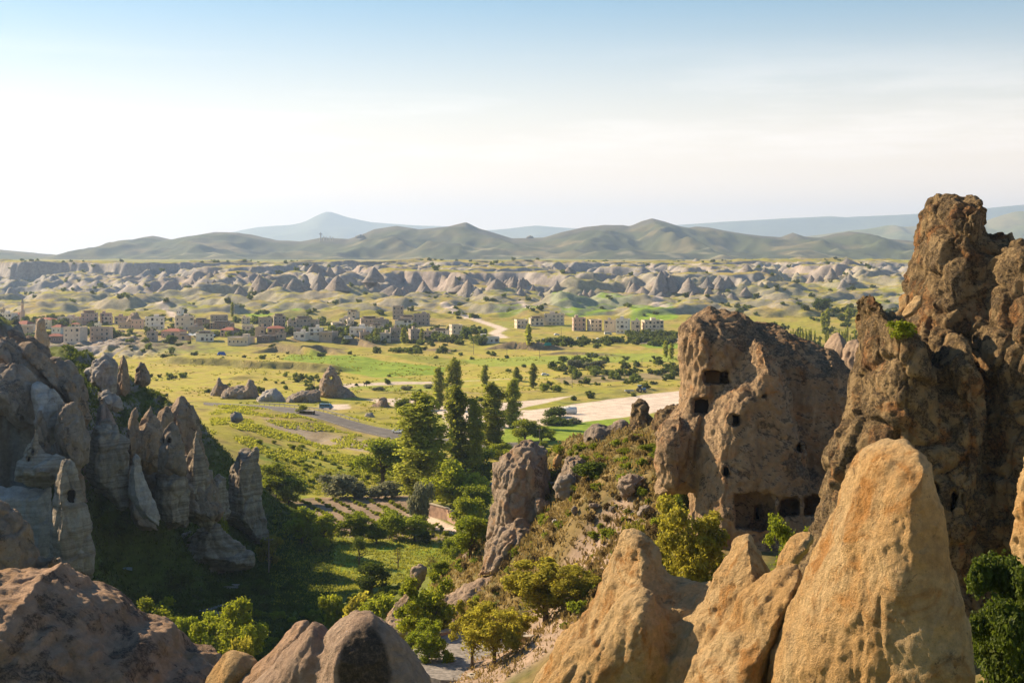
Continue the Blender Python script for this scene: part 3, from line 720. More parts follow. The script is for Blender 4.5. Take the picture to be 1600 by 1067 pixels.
R_SLOPE = rock_mat('slope tuff', (0.395,0.301,0.226), (0.320,0.235,0.169), (.09,.07,.05), .38, .8, orange=(.40,.24,.13), dsc=.5, bump=.7, bdist=.18)
M_CAVE_DARK = flat('painted cave darkness', (.055, .04, .03), .95)  # dark colour painted in place of the shade inside the holes

# ---- right foreground cone and the ridges beside it
rock('rock_cone', 'large smooth ochre rock cone rising from the bottom edge at the right', 'rock cone', [
 ([(1384,697),(1400,691),(1414,690),(1430,700),(1445,716),(1452,753),(1462,797),(1476,862),(1487,906),(1502,972),(1522,1067),(1545,1160),(1195,1160),(1203,1067),(1209,1020),(1235,963),(1257,906),(1266,889),(1290,845),(1305,810),(1318,775),(1331,744),(1344,718),(1360,703)], 40, 2.5, 1.7, -.8)], .07, .30, 1.9, R_SAND, smooth_k=.6, crag=.25, q=2.3, flute=.2, block=.05, blam=.45)
rock('rock_ridge', 'ochre rock ridge with two rounded horns in the foreground left of the big cone', 'rock ridge', [
 ([(967,835),(976,825),(987,826),(999,829),(1016,843),(1029,860),(1036,883),(1053,902),(1097,905),(1112,904),(1125,940),(1120,1160),(810,1160),(832,1067),(835,1056),(858,1030),(861,1007),(878,987),(895,975),(915,955),(927,935),(938,901),(953,880),(961,860)], 50, 2.3, 1.9, -.6),
 ([(1000,915),(975,925),(950,950),(925,985),(900,1000),(870,1040),(845,1070),(830,1160),(1030,1160),(1060,1030),(1045,960),(1020,925)], 47.9, 1.3, 1.1, -.35),
 ([(1142,849),(1150,838),(1157,833),(1168,835),(1180,849),(1188,866),(1200,892),(1215,960),(1200,1160),(985,1160),(1010,1067),(1027,1044),(1036,1021),(1056,996),(1088,955),(1099,944),(1108,918),(1114,895),(1131,869)], 46.6, 2.0, 1.5, -.3),
 ([(1177,912),(1200,893),(1225,885),(1246,884),(1252,900),(1240,960),(1212,1030),(1200,1160),(1045,1160),(1068,1067),(1079,1030),(1105,1010),(1122,981),(1148,958),(1154,932)], 44.0, 2.1, 1.4, -.15)], .075, .28, 1.7, R_SAND, smooth_k=.12, crag=.3, q=1.45, block=.06, blam=.7)
rock('boulder', 'cracked pale boulder wedged between the dark cliff foot and the ochre ridge', 'boulder', [([(1213,890),(1218,868),(1232,845),(1250,831),(1266,826),(1272,840),(1266,860),(1240,890)], 60, 1.0, .7)], .08, .2, 1.2, R_SAND, crag=.5)
rock('rock_column', 'slim sunlit rock column cut by the right edge of the photo', 'rock column', [([(1612,700),(1600,722),(1590,745),(1587,790),(1582,850),(1592,876),(1600,1000),(1700,1000),(1690,740),(1650,700)], 74, 2.0, 1.3, -.6)], .12, .4, 1.6, R_SAND, crag=.5, block=.2, blam=1.2)
# ---- big right cliff
cl_me = rock('rock_cliff', 'tall dark craggy rock tower with an oval cave hole at the right', 'rock cliff', [
 ([(1457,311),(1470,308),(1489,310),(1503,316),(1512,310),(1521,317),(1524,333),(1532,372),(1545,420),(1570,520),(1600,700),(1400,700),(1392,520),(1416,482),(1421,457),(1427,428),(1432,405),(1437,369),(1440,349),(1444,326),(1455,321)], 93, 5, 2.0, -.1),
 ([(1348,466),(1358,457),(1366,470),(1374,486),(1388,484),(1402,492),(1420,510),(1440,540),(1470,600),(1500,720),(1520,1000),(1190,1000),(1240,885),(1257,871),(1270,845),(1279,806),(1290,762),(1298,714),(1314,679),(1333,644),(1335,637),(1339,585),(1342,552),(1347,520),(1349,487)], 87, 4.5, 2.0, -.15),
 ([(1532,385),(1539,374),(1555,368),(1567,363),(1580,372),(1600,378),(1660,390),(1760,450),(1800,1050),(1440,1050),(1450,800),(1470,640),(1490,520),(1515,430)], 90, 7.5, 3.5, 0.0),
 ([(1470,560),(1500,520),(1525,600),(1530,800),(1560,1000),(1430,1000),(1440,760)], 85, 3.5, 2.0)],
 .135, .62, 3.0, R_CLIFF, smooth_k=.6, crag=.4, rough=1.3, block=.6, blam=2.5, q=1.9, flute=.22, holes=[(1481,1497,762,817,80,88,'o'), (1453,1468,755,776,80,84.2,'o'), (1528,1536,540,585,80,85,'o'), (1452,1466,385,408,88,89.5,'o')])
tag(link('cave_opening', MB().box(PX(1482,88),PX(1498,88),87.6,87.7,PZ(820,88),PZ(762,88)).mesh('cave_opening', M_CAVE_DARK), None, (0,0,0)))  # dark plate added so the cave hole reads as deep shade
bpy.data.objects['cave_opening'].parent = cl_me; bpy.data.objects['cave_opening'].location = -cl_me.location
rock('boulder', 'lone tan boulder leaning on the shelf against the dark tower', 'boulder', [([(1404,484),(1404,466),(1412,459),(1421,461),(1420,478),(1412,492)], 89, 1.0, .7)], .1, .25, 1.2, R_SAND)
rock('boulder', 'smooth sloping tan boulder beside the lone one on the shelf', 'boulder', [([(1408,492),(1418,476),(1432,460),(1441,462),(1442,478),(1425,494),(1412,498)], 88, .9, .6)], .1, .2, 1.4, R_SAND)
# ---- fairy chimney with the cut rooms
_W = [(1082,1108,622,648,127,133.0,'r'),(1143,1154,651,662,126,130,'r'),(1244,1255,693,706,127,134,'o'),(1131,1137,731,743,125,129.5,'o'),
      (1148,1210,771,826,125,128.3,'r'),(1178,1190,789,814,125,131,'r'),(1256,1284,776,806,127,131.5,'r'),(1218,1248,778,804,126,129.6,'r'),(1101,1141,579,600,128,134.5,'r'),(1067,1084,568,592,127,131.4,'r'),(1190,1196,617,623,126,129.5,'o')]
dch = rock('fairy_chimney', 'broad brown fairy chimney with carved square windows and a doorway', 'fairy chimney', [
 ([(1063,513),(1084,492),(1105,479),(1120,484),(1137,483),(1162,492),(1177,503),(1198,506),(1219,508),(1234,519),(1251,528),(1276,540),(1294,545),(1308,554),(1315,567),(1330,577),(1338,600),(1345,640),(1350,900),(1075,900),(1075,740),(1066,690),(1066,610),(1063,577),(1061,538)], 139, 8, 3.2, .05),
 ([(1173,524),(1190,530),(1212,552),(1222,580),(1230,602),(1241,638),(1250,680),(1266,760),(1285,880),(1074,880),(1084,800),(1089,763),(1086,730),(1089,702),(1096,659),(1109,624),(1127,602),(1145,581),(1155,549)], 131.5, 5.2, 2.0, -.04, .06),
 ([(1063,514),(1084,494),(1108,500),(1128,560),(1130,600),(1110,640),(1097,700),(1092,770),(1022,772),(1031,740),(1047,715),(1035,700),(1022,682),(1031,668),(1041,659),(1059,634),(1066,610),(1064,577),(1061,538)], 134.5, 4.2, 2.0, -.1),
 ([(1030,760),(1020,720),(1022,690),(1040,662),(1062,650),(1080,680),(1070,730),(1060,770)], 131.5, 2.2, 1.4),
 ([(1206,790),(1225,752),(1250,730),(1275,735),(1300,770),(1305,860),(1200,860)], 131.5, 3.0, 1.6),
 ([(1255,560),(1290,548),(1315,580),(1330,640),(1335,880),(1250,880),(1245,700)], 136, 5.5, 2.5)],
 .15, .62, 3.0, R_CHIM, smooth_k=.3, crag=.4, block=.20, blam=2.4, q=1.7, flute=.4, holes=_W)
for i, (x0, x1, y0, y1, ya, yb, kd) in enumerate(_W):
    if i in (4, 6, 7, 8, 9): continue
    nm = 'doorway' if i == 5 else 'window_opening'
    o = MB().box(PX(x0, yb)-.05, PX(x1, yb)+.05, yb-.35, yb-.2, PZ(y1, yb)-.05, PZ(y0, yb)+.05).build(nm, M_CAVE_DARK, dch); o.location = -dch.location  # added dark plate, paints the shade at the back of each opening
M_BACK = flat('ochre room wall', (.42, .25, .12), .9, 0, .2, 1)
o = MB().box(PX(1103,133.7), PX(1124,133.7), 133.6, 133.8, PZ(599,133.7), PZ(581,133.7)).build('room_wall', M_BACK, dch); o.location = -dch.location
rock('fairy_chimney', 'smooth pinkish cone glimpsed in the gap behind the brown chimney', 'fairy chimney', [([(1280,620),(1284,560),(1290,538),(1300,524),(1308,518),(1318,526),(1326,540),(1332,620)], 235, 4, 2.2)], .3, .5, 3, R_DOME, group='small cones in the gap')
rock('fairy_chimney', 'low rounded pinkish cone with a small hole against the dark tower', 'fairy chimney', [([(1312,620),(1316,552),(1324,534),(1335,528),(1345,530),(1352,560),(1352,620)], 225, 4, 2.2)], .3, .9, 3, R_DOME, group='small cones in the gap', crag=.5, holes=[(1326,1331,548,556,218,224,'o')])
# ---- slope between the valley and the chimney
rock('rock_outcrop', 'craggy pale outcrop standing over the garden wall, dark streaked', 'rock outcrop', [
 ([(756,885),(758,840),(763,790),(767,750),(772,725),(790,706),(811,692),(834,687),(843,698),(857,706),(863,740),(866,772),(872,800),(850,830),(830,860),(800,885)], 187, 5, 2.4, -.1),
 ([(745,900),(758,860),(780,822),(812,812),(842,824),(838,846),(812,872),(785,900)], 180, 3.5, 2.0),
 ([(858,790),(866,772),(884,768),(894,785),(880,800)], 184, 1.6, 1.0)], .19, .6, 3.5, R_SLOPE, smooth_k=.3, crag=.4, block=.55, blam=3.4, flute=.8, q=1.4, rough=.7, holes=[(846,858,716,742,176,184.5,'o')])
rock('rock_arch', 'grey wavy rock fin with a small lit arch hole', 'rock arch', [
 ([(900,740),(906,715),(912,698),(913,676),(921,665),(933,661),(945,666),(955,664),(966,653),(978,656),(990,668),(1000,700),(1000,760),(930,760)], 190, 2.6, 1.6)], .2, .5, 3.2, R_GREY, crag=.3, block=.15, blam=2, holes=[(917,926,684,702,180,200,'o')])
rock('rock_outcrop', 'dark lumpy outcrop beside the grey fin with the arch', 'rock outcrop', [
 ([(980,760),(982,690),(984,645),(988,631),(1000,628),(1012,633),(1019,645),(1028,690),(1030,760)], 186, 3.2, 1.8),
 ([(1010,760),(1018,660),(1030,641),(1045,633),(1060,632),(1068,660),(1060,700),(1050,760)], 180, 3.5, 1.8)], .2, .8, 2.6, R_CLIFF, crag=.8, block=.5, blam=1.6)
BLD = [(888,762,44,48,172,R_GREY,'flat slanting grey boulder, largest under the bushy slope'),(985,758,52,46,160,R_SLOPE,'rounded tan boulder halfway up the slope'),(1062,778,42,40,146,R_GREY,'dark pitted boulder beside the chimney foot, above the golden tree'),
 (1038,742,30,26,150,R_SLOPE,'small boulder tucked against the chimney buttress'),(871,722,16,26,182,R_SAND,'sunlit orange boulder in the notch of the outcrop'),(862,757,14,14,178,R_WHITE,'pale round stone, left of a pair below the notch'),(874,762,16,16,177,R_WHITE,'pale round stone, right of a pair below the notch'),
 (898,797,12,20,165,R_GREY,'upright pale stone in the dry scrub of the slope'),(957,795,16,14,158,R_GREY,'flat pale stone among low dry bushes'),(1010,800,34,24,150,R_GREY,'grey boulder half hidden above the golden tree'),
 (867,815,12,10,166,R_WHITE,'little white stone lying on the scrub slope'),(930,790,22,12,160,R_GREY,'low grey slab in the shade of the slope bushes'),(846,790,30,30,174,R_SLOPE,'tan block leaning on the foot of the streaked outcrop'),(1000,832,20,14,140,R_SLOPE,'small tan boulder under the golden tree')]
def ngon(px, py, w_, h_, seed, n=8):
    r = random.Random(seed); return [(px+math.cos(a)*w_/2*r.uniform(.75, 1.1), py+math.sin(a)*h_/2*r.uniform(.75, 1.1)) for a in [2*math.pi*i/n+r.uniform(-.2, .2) for i in range(n)]]
for i, (px, py, w_, h_, Y, mm_, lb) in enumerate(BLD):
    gx0, gy0, gz0 = ground(px, py+h_*.35, 110, 260); Yb = gy0
    R = w_/F_PX*Yb*.4
    rock('boulder', lb, 'boulder', [(ngon(px, py, w_, h_, i), Yb, R, R)], max(.10, R*.12), R*.22, R*1.6, mm_, crag=.6, block=R*.28, blam=R*1.0, q=2.2)
SLB = [('rock_slab', 'pale leaning slab above the meadow trees, right of the crooked spire', [(722,868),(731,861),(748,862),(756,880),(745,903),(716,935),(700,945),(712,904),(721,886)], 200, 2.2, R_SLOPE),
 ('rock_slab', 'long smooth pale slab sloping down behind the tall green tree', [(600,985),(607,968),(640,958),(693,932),(735,910),(771,899),(785,912),(795,935),(760,960),(720,1000),(640,1005)], 178, 4.5, R_DOME),
 ('rock_spire', 'thin crooked rock spire leaning over the sunny orchard', [(600,972),(606,956),(630,930),(639,909),(643,886),(656,880),(669,886),(666,904),(652,926),(638,950),(615,985)], 205, 1.8, R_SLOPE),
 ('boulder', 'speckled boulder lying on top of the pale slabs', [(725,925),(745,886),(760,874),(771,873),(781,879),(772,895),(745,920)], 192, 1.8, R_NEAR),
 ('boulder', 'pale boulder behind the twin trees, right of the long slab', [(770,950),(782,925),(800,918),(818,930),(822,960),(790,975)], 172, 2.0, R_DOME),
 ('boulder', 'grey boulder at the foot of the long pale slab', [(645,1000),(660,968),(690,960),(720,968),(728,1000)], 172, 2.0, R_DOME)]
for i, (nm, lb, pl, Y, D, mm_) in enumerate(SLB): rock(nm, lb, nm.replace('_', ' '), [(pl, Y, D, D*.8)], .2, .5, 3.0, mm_, crag=.5, block=.25, blam=2)

# ---- bottom-left and bottom-centre foreground
R_CRUSTED = rock_mat('rosy tuff with a dark crust patch', (0.414,0.299,0.218), (0.356,0.243,0.172), (.09,.065,.05), .22, 2.2, dsc=.35, speck=.35, bump=.8, bdist=.12, fine=1.5, patch=((PX(572, 29.2), 28.9, PZ(1045, 29.2)), (.52, 1.3, .92), (.07, .055, .043)))
rock('rock_hump', 'huge shaded hump of dark mottled rock filling the lower left corner', 'rock hump', [
 ([(-160,915),(-60,903),(0,901),(37,901),(63,897),(75,887),(86,885),(98,895),(115,908),(132,922),(152,928),(173,940),(193,955),(216,968),(250,982),(268,996),(279,1010),(288,1018),(305,1018),(322,1024),(340,1036),(348,1070),(360,1200),(-160,1200)], 36, 4.0, 2.2, .35, .25)], .07, .36, 1.3, R_NEAR, crag=.3, block=.035, blam=.6, q=2.0, flute=.15)
rock('rock_fin', 'warm lit rock fin between the dark hump and the smooth dome', 'rock fin', [([(322,1060),(337,1036),(348,1020),(360,1014),(383,1020),(404,1032),(402,1050),(385,1075),(370,1120),(310,1120)], 34, .7, .6, -.3)], .06, .15, 1.0, R_SAND)
rock('rock_stub', 'brown rock knob at the left edge above the dark hump', 'rock knob', [
 ([(-80,770),(0,783),(10,790),(30,805),(48,822),(55,850),(60,865),(68,874),(85,868),(93,880),(95,930),(-80,940)], 60, 2.4, 1.5, .2)], .1, .4, 1.8, R_SLOPE, crag=.5, block=.2, blam=1.2)
rock('rock_dome', 'smooth rounded rock dome with a dark crusted face at the bottom centre', 'rock dome', [
 ([(512,988),(532,970),(544,961),(560,956),(575,956),(587,961),(601,973),(616,987),(627,1004),(640,1019),(656,1039),(669,1059),(700,1130),(480,1130),(498,1040)], 30, 1.25, .9, -.15),
 ([(470,992),(478,984),(489,973),(500,978),(512,990),(530,1010),(545,1130),(350,1130),(380,1080),(400,1062),(429,1033),(457,1004)], 30.8, .9, .55, -.2),
 ([(500,1060),(520,1010),(545,990),(560,1130),(480,1130)], 29.6, .8, .5)], .05, .14, 1.0, R_CRUSTED, smooth_k=.16, crag=.3, q=2.1, block=.03, blam=.4)
rock('rock_slab', 'slanting brown slab rising behind the smooth dome', 'rock slab', [([(345,1110),(372,1066),(400,1036),(429,1010),(457,979),(472,968),(484,972),(480,1010),(460,1110)], 33.5, .8, .5)], .06, .15, 1.0, R_NEAR)
R_DOME.name = 'rosy near tuff'
M_CRUST = rock_mat('dark crust', (.085,.065,.05), (.12,.09,.065), (.04,.03,.025), .3, 2.5, dsc=.6, speck=.5, bump=.8, bdist=.1)

# ---- the left formation
HR = [
 ('rock_slab', 'long pale sloping slab forming the crest at the left edge', [(-140,498),(0,509),(17,510),(38,521),(58,529),(76,538),(82,555),(90,600),(60,640),(0,620),(-140,600)], 266, 9, 5, R_GREY, .5),
 ('rock_buttress', 'rounded buttress right of the crest with a tan ledge', [(78,560),(96,556),(113,564),(124,580),(134,595),(142,625),(140,670),(110,700),(84,640),(76,600)], 262, 7, 3.2, R_GREY, .6),
 ('rock_buttress', 'largest grey buttress at the left edge with a small square hole', [(-100,575),(0,567),(22,566),(45,578),(62,595),(66,640),(62,668),(40,672),(25,668),(10,650),(-100,660)], 250, 7, 3.5, R_GREY, .6),
 ('rock_buttress', 'pale streaked buttress leaning right, between two dark ribs', [(45,600),(62,590),(84,606),(98,630),(100,660),(92,690),(70,704),(58,690),(50,650)], 248, 5.5, 2.4, R_WHITE, .5),
 ('rock_buttress', 'dark speckled rib falling to the shaded gully', [(88,640),(100,625),(118,630),(130,650),(142,690),(138,725),(120,742),(96,712),(84,680)], 244, 5, 2.2, R_GREY, .5),
 ('rock_spire', 'twin leaning fins on the upper left slope', [(94,600),(104,590),(118,600),(135,628),(148,655),(136,672),(118,650),(100,625)], 256, 4.5, 2.2, R_SLOPE, .5),
 ('rock_cone', 'white gullied rock mound on the ridge behind the left formation', [(128,610),(133,580),(148,562),(163,553),(176,556),(186,570),(186,600),(184,628),(172,632),(150,618)], 318, 7, 3.2, R_WHITE, .7),
 ('rock_cone', 'slim brown cone standing beside the white mound on the ridge', [(182,618),(184,585),(188,562),(192,552),(198,562),(205,590),(206,612),(195,622)], 312, 3, 1.6, R_SLOPE, .3),
 ('rock_cone', 'short brown cone standing alone on the grassy ridge', [(207,600),(210,574),(218,563),(227,565),(234,580),(237,600),(222,606)], 330, 3, 1.8, R_SLOPE, .4),
 ('rock_cone', 'dark pointed cone in the middle of the left formation', [(144,670),(150,640),(160,618),(168,630),(178,650),(186,672),(165,685)], 276, 4, 2, R_GREY, .4),
 ('rock_pillar', 'broad pale pillar with banded foot in the left formation', [(128,712),(135,688),(146,662),(156,655),(172,654),(184,662),(194,675),(201,690),(202,740),(204,795),(190,800),(168,778),(150,770),(132,745)], 262, 6, 2.6, R_STRAT, .6),
 ('rock_spire', 'hooked brown spire right behind the broad pale pillar', [(196,720),(195,672),(202,650),(209,636),(214,634),(220,648),(216,664),(224,700),(222,730)], 266, 3, 1.4, R_SLOPE, .4),
 ('rock_spire', 'dark peaked spire with a pale saddle, left of the pocketed cone', [(206,735),(205,690),(212,662),(222,652),(230,640),(236,630),(246,646),(258,668),(264,700),(262,735),(235,745)], 270, 4.5, 2.2, R_SLOPE, .5),
 ('rock_cone', 'small cone with two pale pockets like eyes', [(244,735),(246,700),(256,672),(268,658),(280,668),(290,700),(292,740),(260,742)], 262, 3, 1.8, R_GREY, .4),
 ('rock_spire', 'tall dark spire, highest of the right part of the left formation', [(255,672),(260,640),(272,625),(284,612),(292,620),(303,632),(312,655),(320,690),(330,735),(330,780),(285,780),(280,720),(268,690)], 286, 5, 2.3, R_SLOPE, .6),
 ('rock_pillar', 'banded pillar with a thin blade tip under the tall spire', [(275,800),(284,760),(292,715),(302,678),(308,672),(314,690),(326,725),(334,770),(340,818),(325,828),(300,818)], 279, 5, 2.3, R_STRAT, .5),
 ('rock_pillar', 'squat flat-topped banded pillar, rightmost of the left formation', [(345,810),(352,770),(358,730),(368,702),(380,698),(402,699),(407,715),(410,760),(414,802),(423,846),(400,852),(380,830),(350,818)], 316, 5.5, 2.5, R_STRAT, .6),
 ('rock_pillar', 'low banded shoulder between the two right pillars', [(325,815),(330,745),(342,738),(356,745),(360,800),(350,825)], 296, 4, 2, R_STRAT, .4),
 ('rock_slab', 'pale tongue of rock with horizontal cuts running down to the shade', [(200,775),(202,720),(210,704),(220,715),(230,750),(242,785),(253,812),(250,824),(225,812),(208,792)], 254, 3.5, 1.7, R_WHITE, .4),
 ('rock_dwelling', 'little carved peak with two square holes on a ledge', [(22,750),(25,720),(36,708),(44,690),(52,672),(57,668),(63,680),(70,705),(98,710),(108,722),(104,752),(60,765)], 238, 3.5, 1.8, R_STRAT, .4),
 ('rock_cone', 'round banded cone with an arched doorway in the shade', [(76,885),(77,830),(80,790),(86,750),(94,716),(104,710),(112,716),(122,748),(136,790),(146,830),(153,862),(150,905),(80,905)], 232, 5, 2.4, R_STRAT, .4),
 ('rock_wall', 'pale bluish banded rock wall at the left edge', [(-120,755),(0,758),(40,760),(80,760),(86,800),(80,880),(-120,880)], 240, 3, 1.2, R_WHITE, .25),
 ('rock_cone', 'wide pale banded pyramid at the foot of the left formation', [(258,898),(268,872),(284,850),(300,834),(315,820),(330,814),(345,821),(356,834),(368,845),(385,855),(397,866),(399,884),(380,892),(320,900)], 287, 6, 3.5, R_STRAT, .5),
 ('rock_slab', 'low white sloping slab left of the pale pyramid', [(240,880),(248,856),(262,842),(285,830),(302,828),(285,850),(268,880),(262,895)], 290, 4, 1.8, R_WHITE, .4)]
for i, (nm, lb, pl, Y, D, R, mm_, am) in enumerate(HR):
    hl = ()
    if 'arched doorway' in lb: hl = [(105,117,765,786,225,232.5,'a')]
    if 'two square holes' in lb: hl = [(50,54,703,708,232,240,'r'), (42,47,714,722,232,240,'r')]
    if 'small square hole' in lb: hl = [(32,37,652,657,240,249,'r')]
    if 'thin blade tip' in lb: hl = [(302,306,776,783,270,280,'o'), (330,333,770,779,270,282,'o')]
    if 'two pale pockets' in lb: hl = [(252,257,684,692,255,263,'o'), (262,267,684,692,255,263,'o')]
    o = rock(nm, lb, nm.replace('_', ' '), [(pl, Y, D, R*1.45)], .27, am*1.15, 5.0, mm_, crag=.35, q=1.14, rough=.6, block=.35+.6*am, blam=5.0, flute=1.0, strata=.05 if mm_ in (R_STRAT, R_WHITE) else 0, holes=hl)
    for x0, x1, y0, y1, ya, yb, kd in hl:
        c = MB().box(PX(x0, yb), PX(x1, yb), yb-.3, yb-.15, PZ(y1, yb), PZ(y0, yb)).build('doorway' if kd == 'a' else 'window_opening', M_CAVE_DARK, o); c.location = -o.location  # dark backing plate with the hole's shade in its colour
HX = [('rock_slab', 'long brown slab slanting from the crest down into the left formation', [(20,530),(50,535),(75,552),(105,590),(128,622),(120,640),(95,622),(60,590),(30,562)], 258, 4, 1.6, R_SLOPE, .5),
 ('rock_slab', 'grey slab with an orange foot under the crest of the left formation', [(-20,520),(20,525),(55,560),(80,600),(60,610),(20,585),(-20,565)], 256, 4, 1.8, R_GREY, .5),
 ('rock_rib', 'narrow dark rib dividing the two pale buttresses', [(52,660),(62,640),(72,660),(80,700),(92,735),(110,775),(95,790),(70,730)], 242, 3, 1.2, R_GREY, .5),
 ('rock_rib', 'leaning brown rib in front of the speckled rib', [(100,700),(115,690),(126,710),(134,750),(140,790),(120,780),(104,740)], 246, 3, 1.5, R_SLOPE, .5),
 ('rock_slab', 'pale slab behind the hooked spire on the upper left slope', [(150,612),(172,606),(190,620),(196,640),(180,650),(158,640)], 300, 3.5, 1.8, R_WHITE, .4),
 ('rock_spire', 'short brown spire with a split top beside the dark peaked one', [(236,690),(240,660),(250,640),(262,634),(272,650),(276,690),(260,710)], 276, 3, 1.5, R_SLOPE, .4),
 ('rock_rib', 'dark rib filling the cleft between the broad pillar and the tongue', [(196,740),(205,725),(214,760),(236,800),(250,830),(215,830),(200,800)], 262, 3.5, 1.5, R_GREY, .4),
 ('rock_wall', 'low banded rock wall joining the two right pillars at their foot', [(240,742),(262,730),(292,736),(300,770),(296,826),(262,830),(244,800)], 272, 4, 1.8, R_STRAT, .4),
 ('boulder', 'small pale boulder on the grassy flank right of the tall spire', [(358,648),(366,640),(378,644),(384,656),(372,664),(360,660)], 350, 2, 1.5, R_WHITE, .2)]
for i, (nm, lb, pl, Y, D, R, mm_, am) in enumerate(HX):
    rock(nm, lb, nm.replace('_', ' '), [(pl, Y, D, R*1.45)], .27, am*1.15, 5.0, mm_, crag=.35, q=1.14, rough=.6, block=.35+.6*am, blam=5.0, flute=1.0)
rock('rock_wall', 'grey gullied rock mass showing between the pillars of the left formation', 'rock wall', [([(-120,590),(0,600),(60,640),(130,670),(200,680),(262,690),(330,730),(352,800),(340,820),(250,800),(190,790),(120,760),(60,745),(-120,760)], 282, 7, 3.5, 0, .25)], .36, 1.2, 6, R_GREY, block=.9, blam=6, flute=1.0, q=1.4, crag=.3)
rock('rock_outcrop', 'broad pale outcrop stepping up right of the streaked one', 'rock outcrop', [([(866,775),(872,735),(882,716),(897,708),(912,716),(924,738),(930,765),(915,785),(885,790)], 178, 3.2, 2.0), ([(905,760),(915,728),(930,718),(944,728),(950,755),(930,772)], 181, 2.6, 1.6)], .2, .5, 3, R_SLOPE, block=.5, blam=2.6, flute=.6, q=1.5, crag=.3)
# ---- rocks by the road in the middle of the valley
MR = [('rock_arch', 'pointed rock with a hole through its top, above the parked minibus', [(497,618),(500,604),(501,594),(508,580),(516,571),(523,578),(530,590),(537,603),(553,615),(566,630),(574,645),(545,642),(520,632)], 640, 6, 3.5, R_SLOPE, [(513,521,587,594,628,652,'o')]),
 ('rock_spire', 'small crooked spire at the left end of the roadside rocks', [(325,626),(330,612),(337,600),(342,589),(346,597),(356,606),(360,620)], 650, 3.5, 2, R_GREY, ()),
 ('rock_outcrop', 'low rounded outcrop with a forked top beside the crooked spire', [(340,628),(348,612),(365,603),(384,602),(387,592),(395,593),(401,604),(404,622),(380,632)], 640, 6, 3, R_GREY, ()),
 ('rock_outcrop', 'pale humped outcrop in the middle of the roadside rocks', [(398,636),(404,618),(416,609),(430,607),(441,616),(450,632),(430,640)], 625, 6, 3, R_WHITE, ()),
 ('rock_outcrop', 'dark ledge of rock left of the pointed rock with the hole', [(440,640),(450,618),(470,610),(500,610),(502,634),(480,646)], 622, 6, 2.5, R_GREY, ()),
 ('rock_outcrop', 'dark outcrop with cave mouths right of the minibus', [(566,655),(572,636),(588,630),(594,620),(604,622),(611,636),(618,655)], 600, 4, 2.5, R_SLOPE, ()),
 ('boulder', 'pale grey boulder beside the road guard rail', [(568,652),(572,645),(582,644),(586,652),(582,660),(572,660)], 560, 1.6, 1.4, R_WHITE, ())]
for nm, lb, pl, Y, D, R, mm_, hl in MR: rock(nm, lb, nm.replace('_', ' '), [(pl, Y, D, R)], .5 if nm != 'boulder' else .3, 1.2 if nm != 'boulder' else .4, 5.0, mm_, crag=.7, block=.6 if nm != 'boulder' else .15, blam=4, holes=hl)
# cone rocks standing in and behind the village
VR = [([(176,545),(180,528),(185,514),(194,516),(199,530),(203,545)], 1120,'brown rock cone among the village houses, left of a pair'),([(212,545),(218,532),(226,520),(231,518),(238,532),(240,545)],1120,'brown rock cone among the village houses, right of a pair'),
 ([(196,505),(204,490),(214,488),(222,502),(228,508)],1240,'dark rock cone above the village, behind the low roofs'),([(54,545),(58,500),(64,494),(70,500),(76,545)],700,'shaded rock pinnacle rising before the village at the left')]
for pl, Y, lb in VR: rock('rock_cone', lb, 'rock cone', [(pl, Y, 8, 4.5)], .8, 1.6, 6, R_SLOPE, group='rock cones in the village', crag=.5)

# cones standing free at the edge of the badlands
def cone_mesh(seed):
    r = np.random.RandomState(seed); nr, nc = 9, 14; t = np.linspace(0, 1, nr)[:, None]; a = np.linspace(0, 2*math.pi, nc, endpoint=False)[None]
    rad = (1-t)**.85*.5*(1+.28*noise3(np.cos(a)*1.6+seed, np.sin(a)*1.6, t*1.5)+.18*noise3(np.cos(a)*4+seed, np.sin(a)*4, t*4))+.015
    X = rad*np.cos(a)+.10*t*r.uniform(-1, 1); Y = rad*np.sin(a); Z = t*np.ones_like(a)*1.0-.1
    i = np.arange(nr*nc).reshape(nr, nc); j = np.roll(i, -1, 1)
    me = mesh_np('rock_cone', np.stack([X, Y, Z], -1).reshape(-1, 3), np.stack([i[:-1], j[:-1], j[1:], i[1:]], -1).reshape(-1, 4)); me.materials.append(R_FARC)
    return me
R_FARC = rock_mat('far tuff', (.27,.245,.225), (.32,.265,.225), (.12,.095,.08), .2, .12, dsc=.5, bump=.5, bdist=.1)
CM = [cone_mesh(k) for k in (3, 5, 8, 13, 21, 34)]
rc = np.random.RandomState(12); NC = 0
for (cx_, sp, y0, y1, n, s0, s1) in [(435,40,1640,1760,10,8,26),(520,60,1660,1850,12,7,26),(610,45,1640,1760,18,7,30),(675,25,1640,1720,8,6,22),(725,30,1640,1720,9,8,24),(820,60,1640,1800,16,10,22),(1020,30,1640,1720,12,14,30),(915,50,1560,1640,10,8,14),(1190,30,1800,1900,12,10,20),(1120,50,1560,1700,18,8,18),(790,40,1700,1800,14,8,16),(300,60,1700,1800,10,8,15),(1310,50,1900,2200,8,12,22)]:
    for _ in range(n):
        px, Y = rc.normal(cx_, sp*.6), rc.uniform(y0, y1); x = PX(px, Y); s = rc.uniform(s0, s1)
        o = link('rock_cone', CM[rc.randint(6)], None, (x, Y, hz(x, Y)-1), rc.uniform(0, 6.28), (s*rc.uniform(.9, 2.0), s*rc.uniform(.9, 1.8), s*rc.uniform(.55, 1.1)))
        tag(o, 'pale grey rock cone at the foot of the badlands', 'rock cone', 'rock cones at the edge of the badlands'); NC += 1
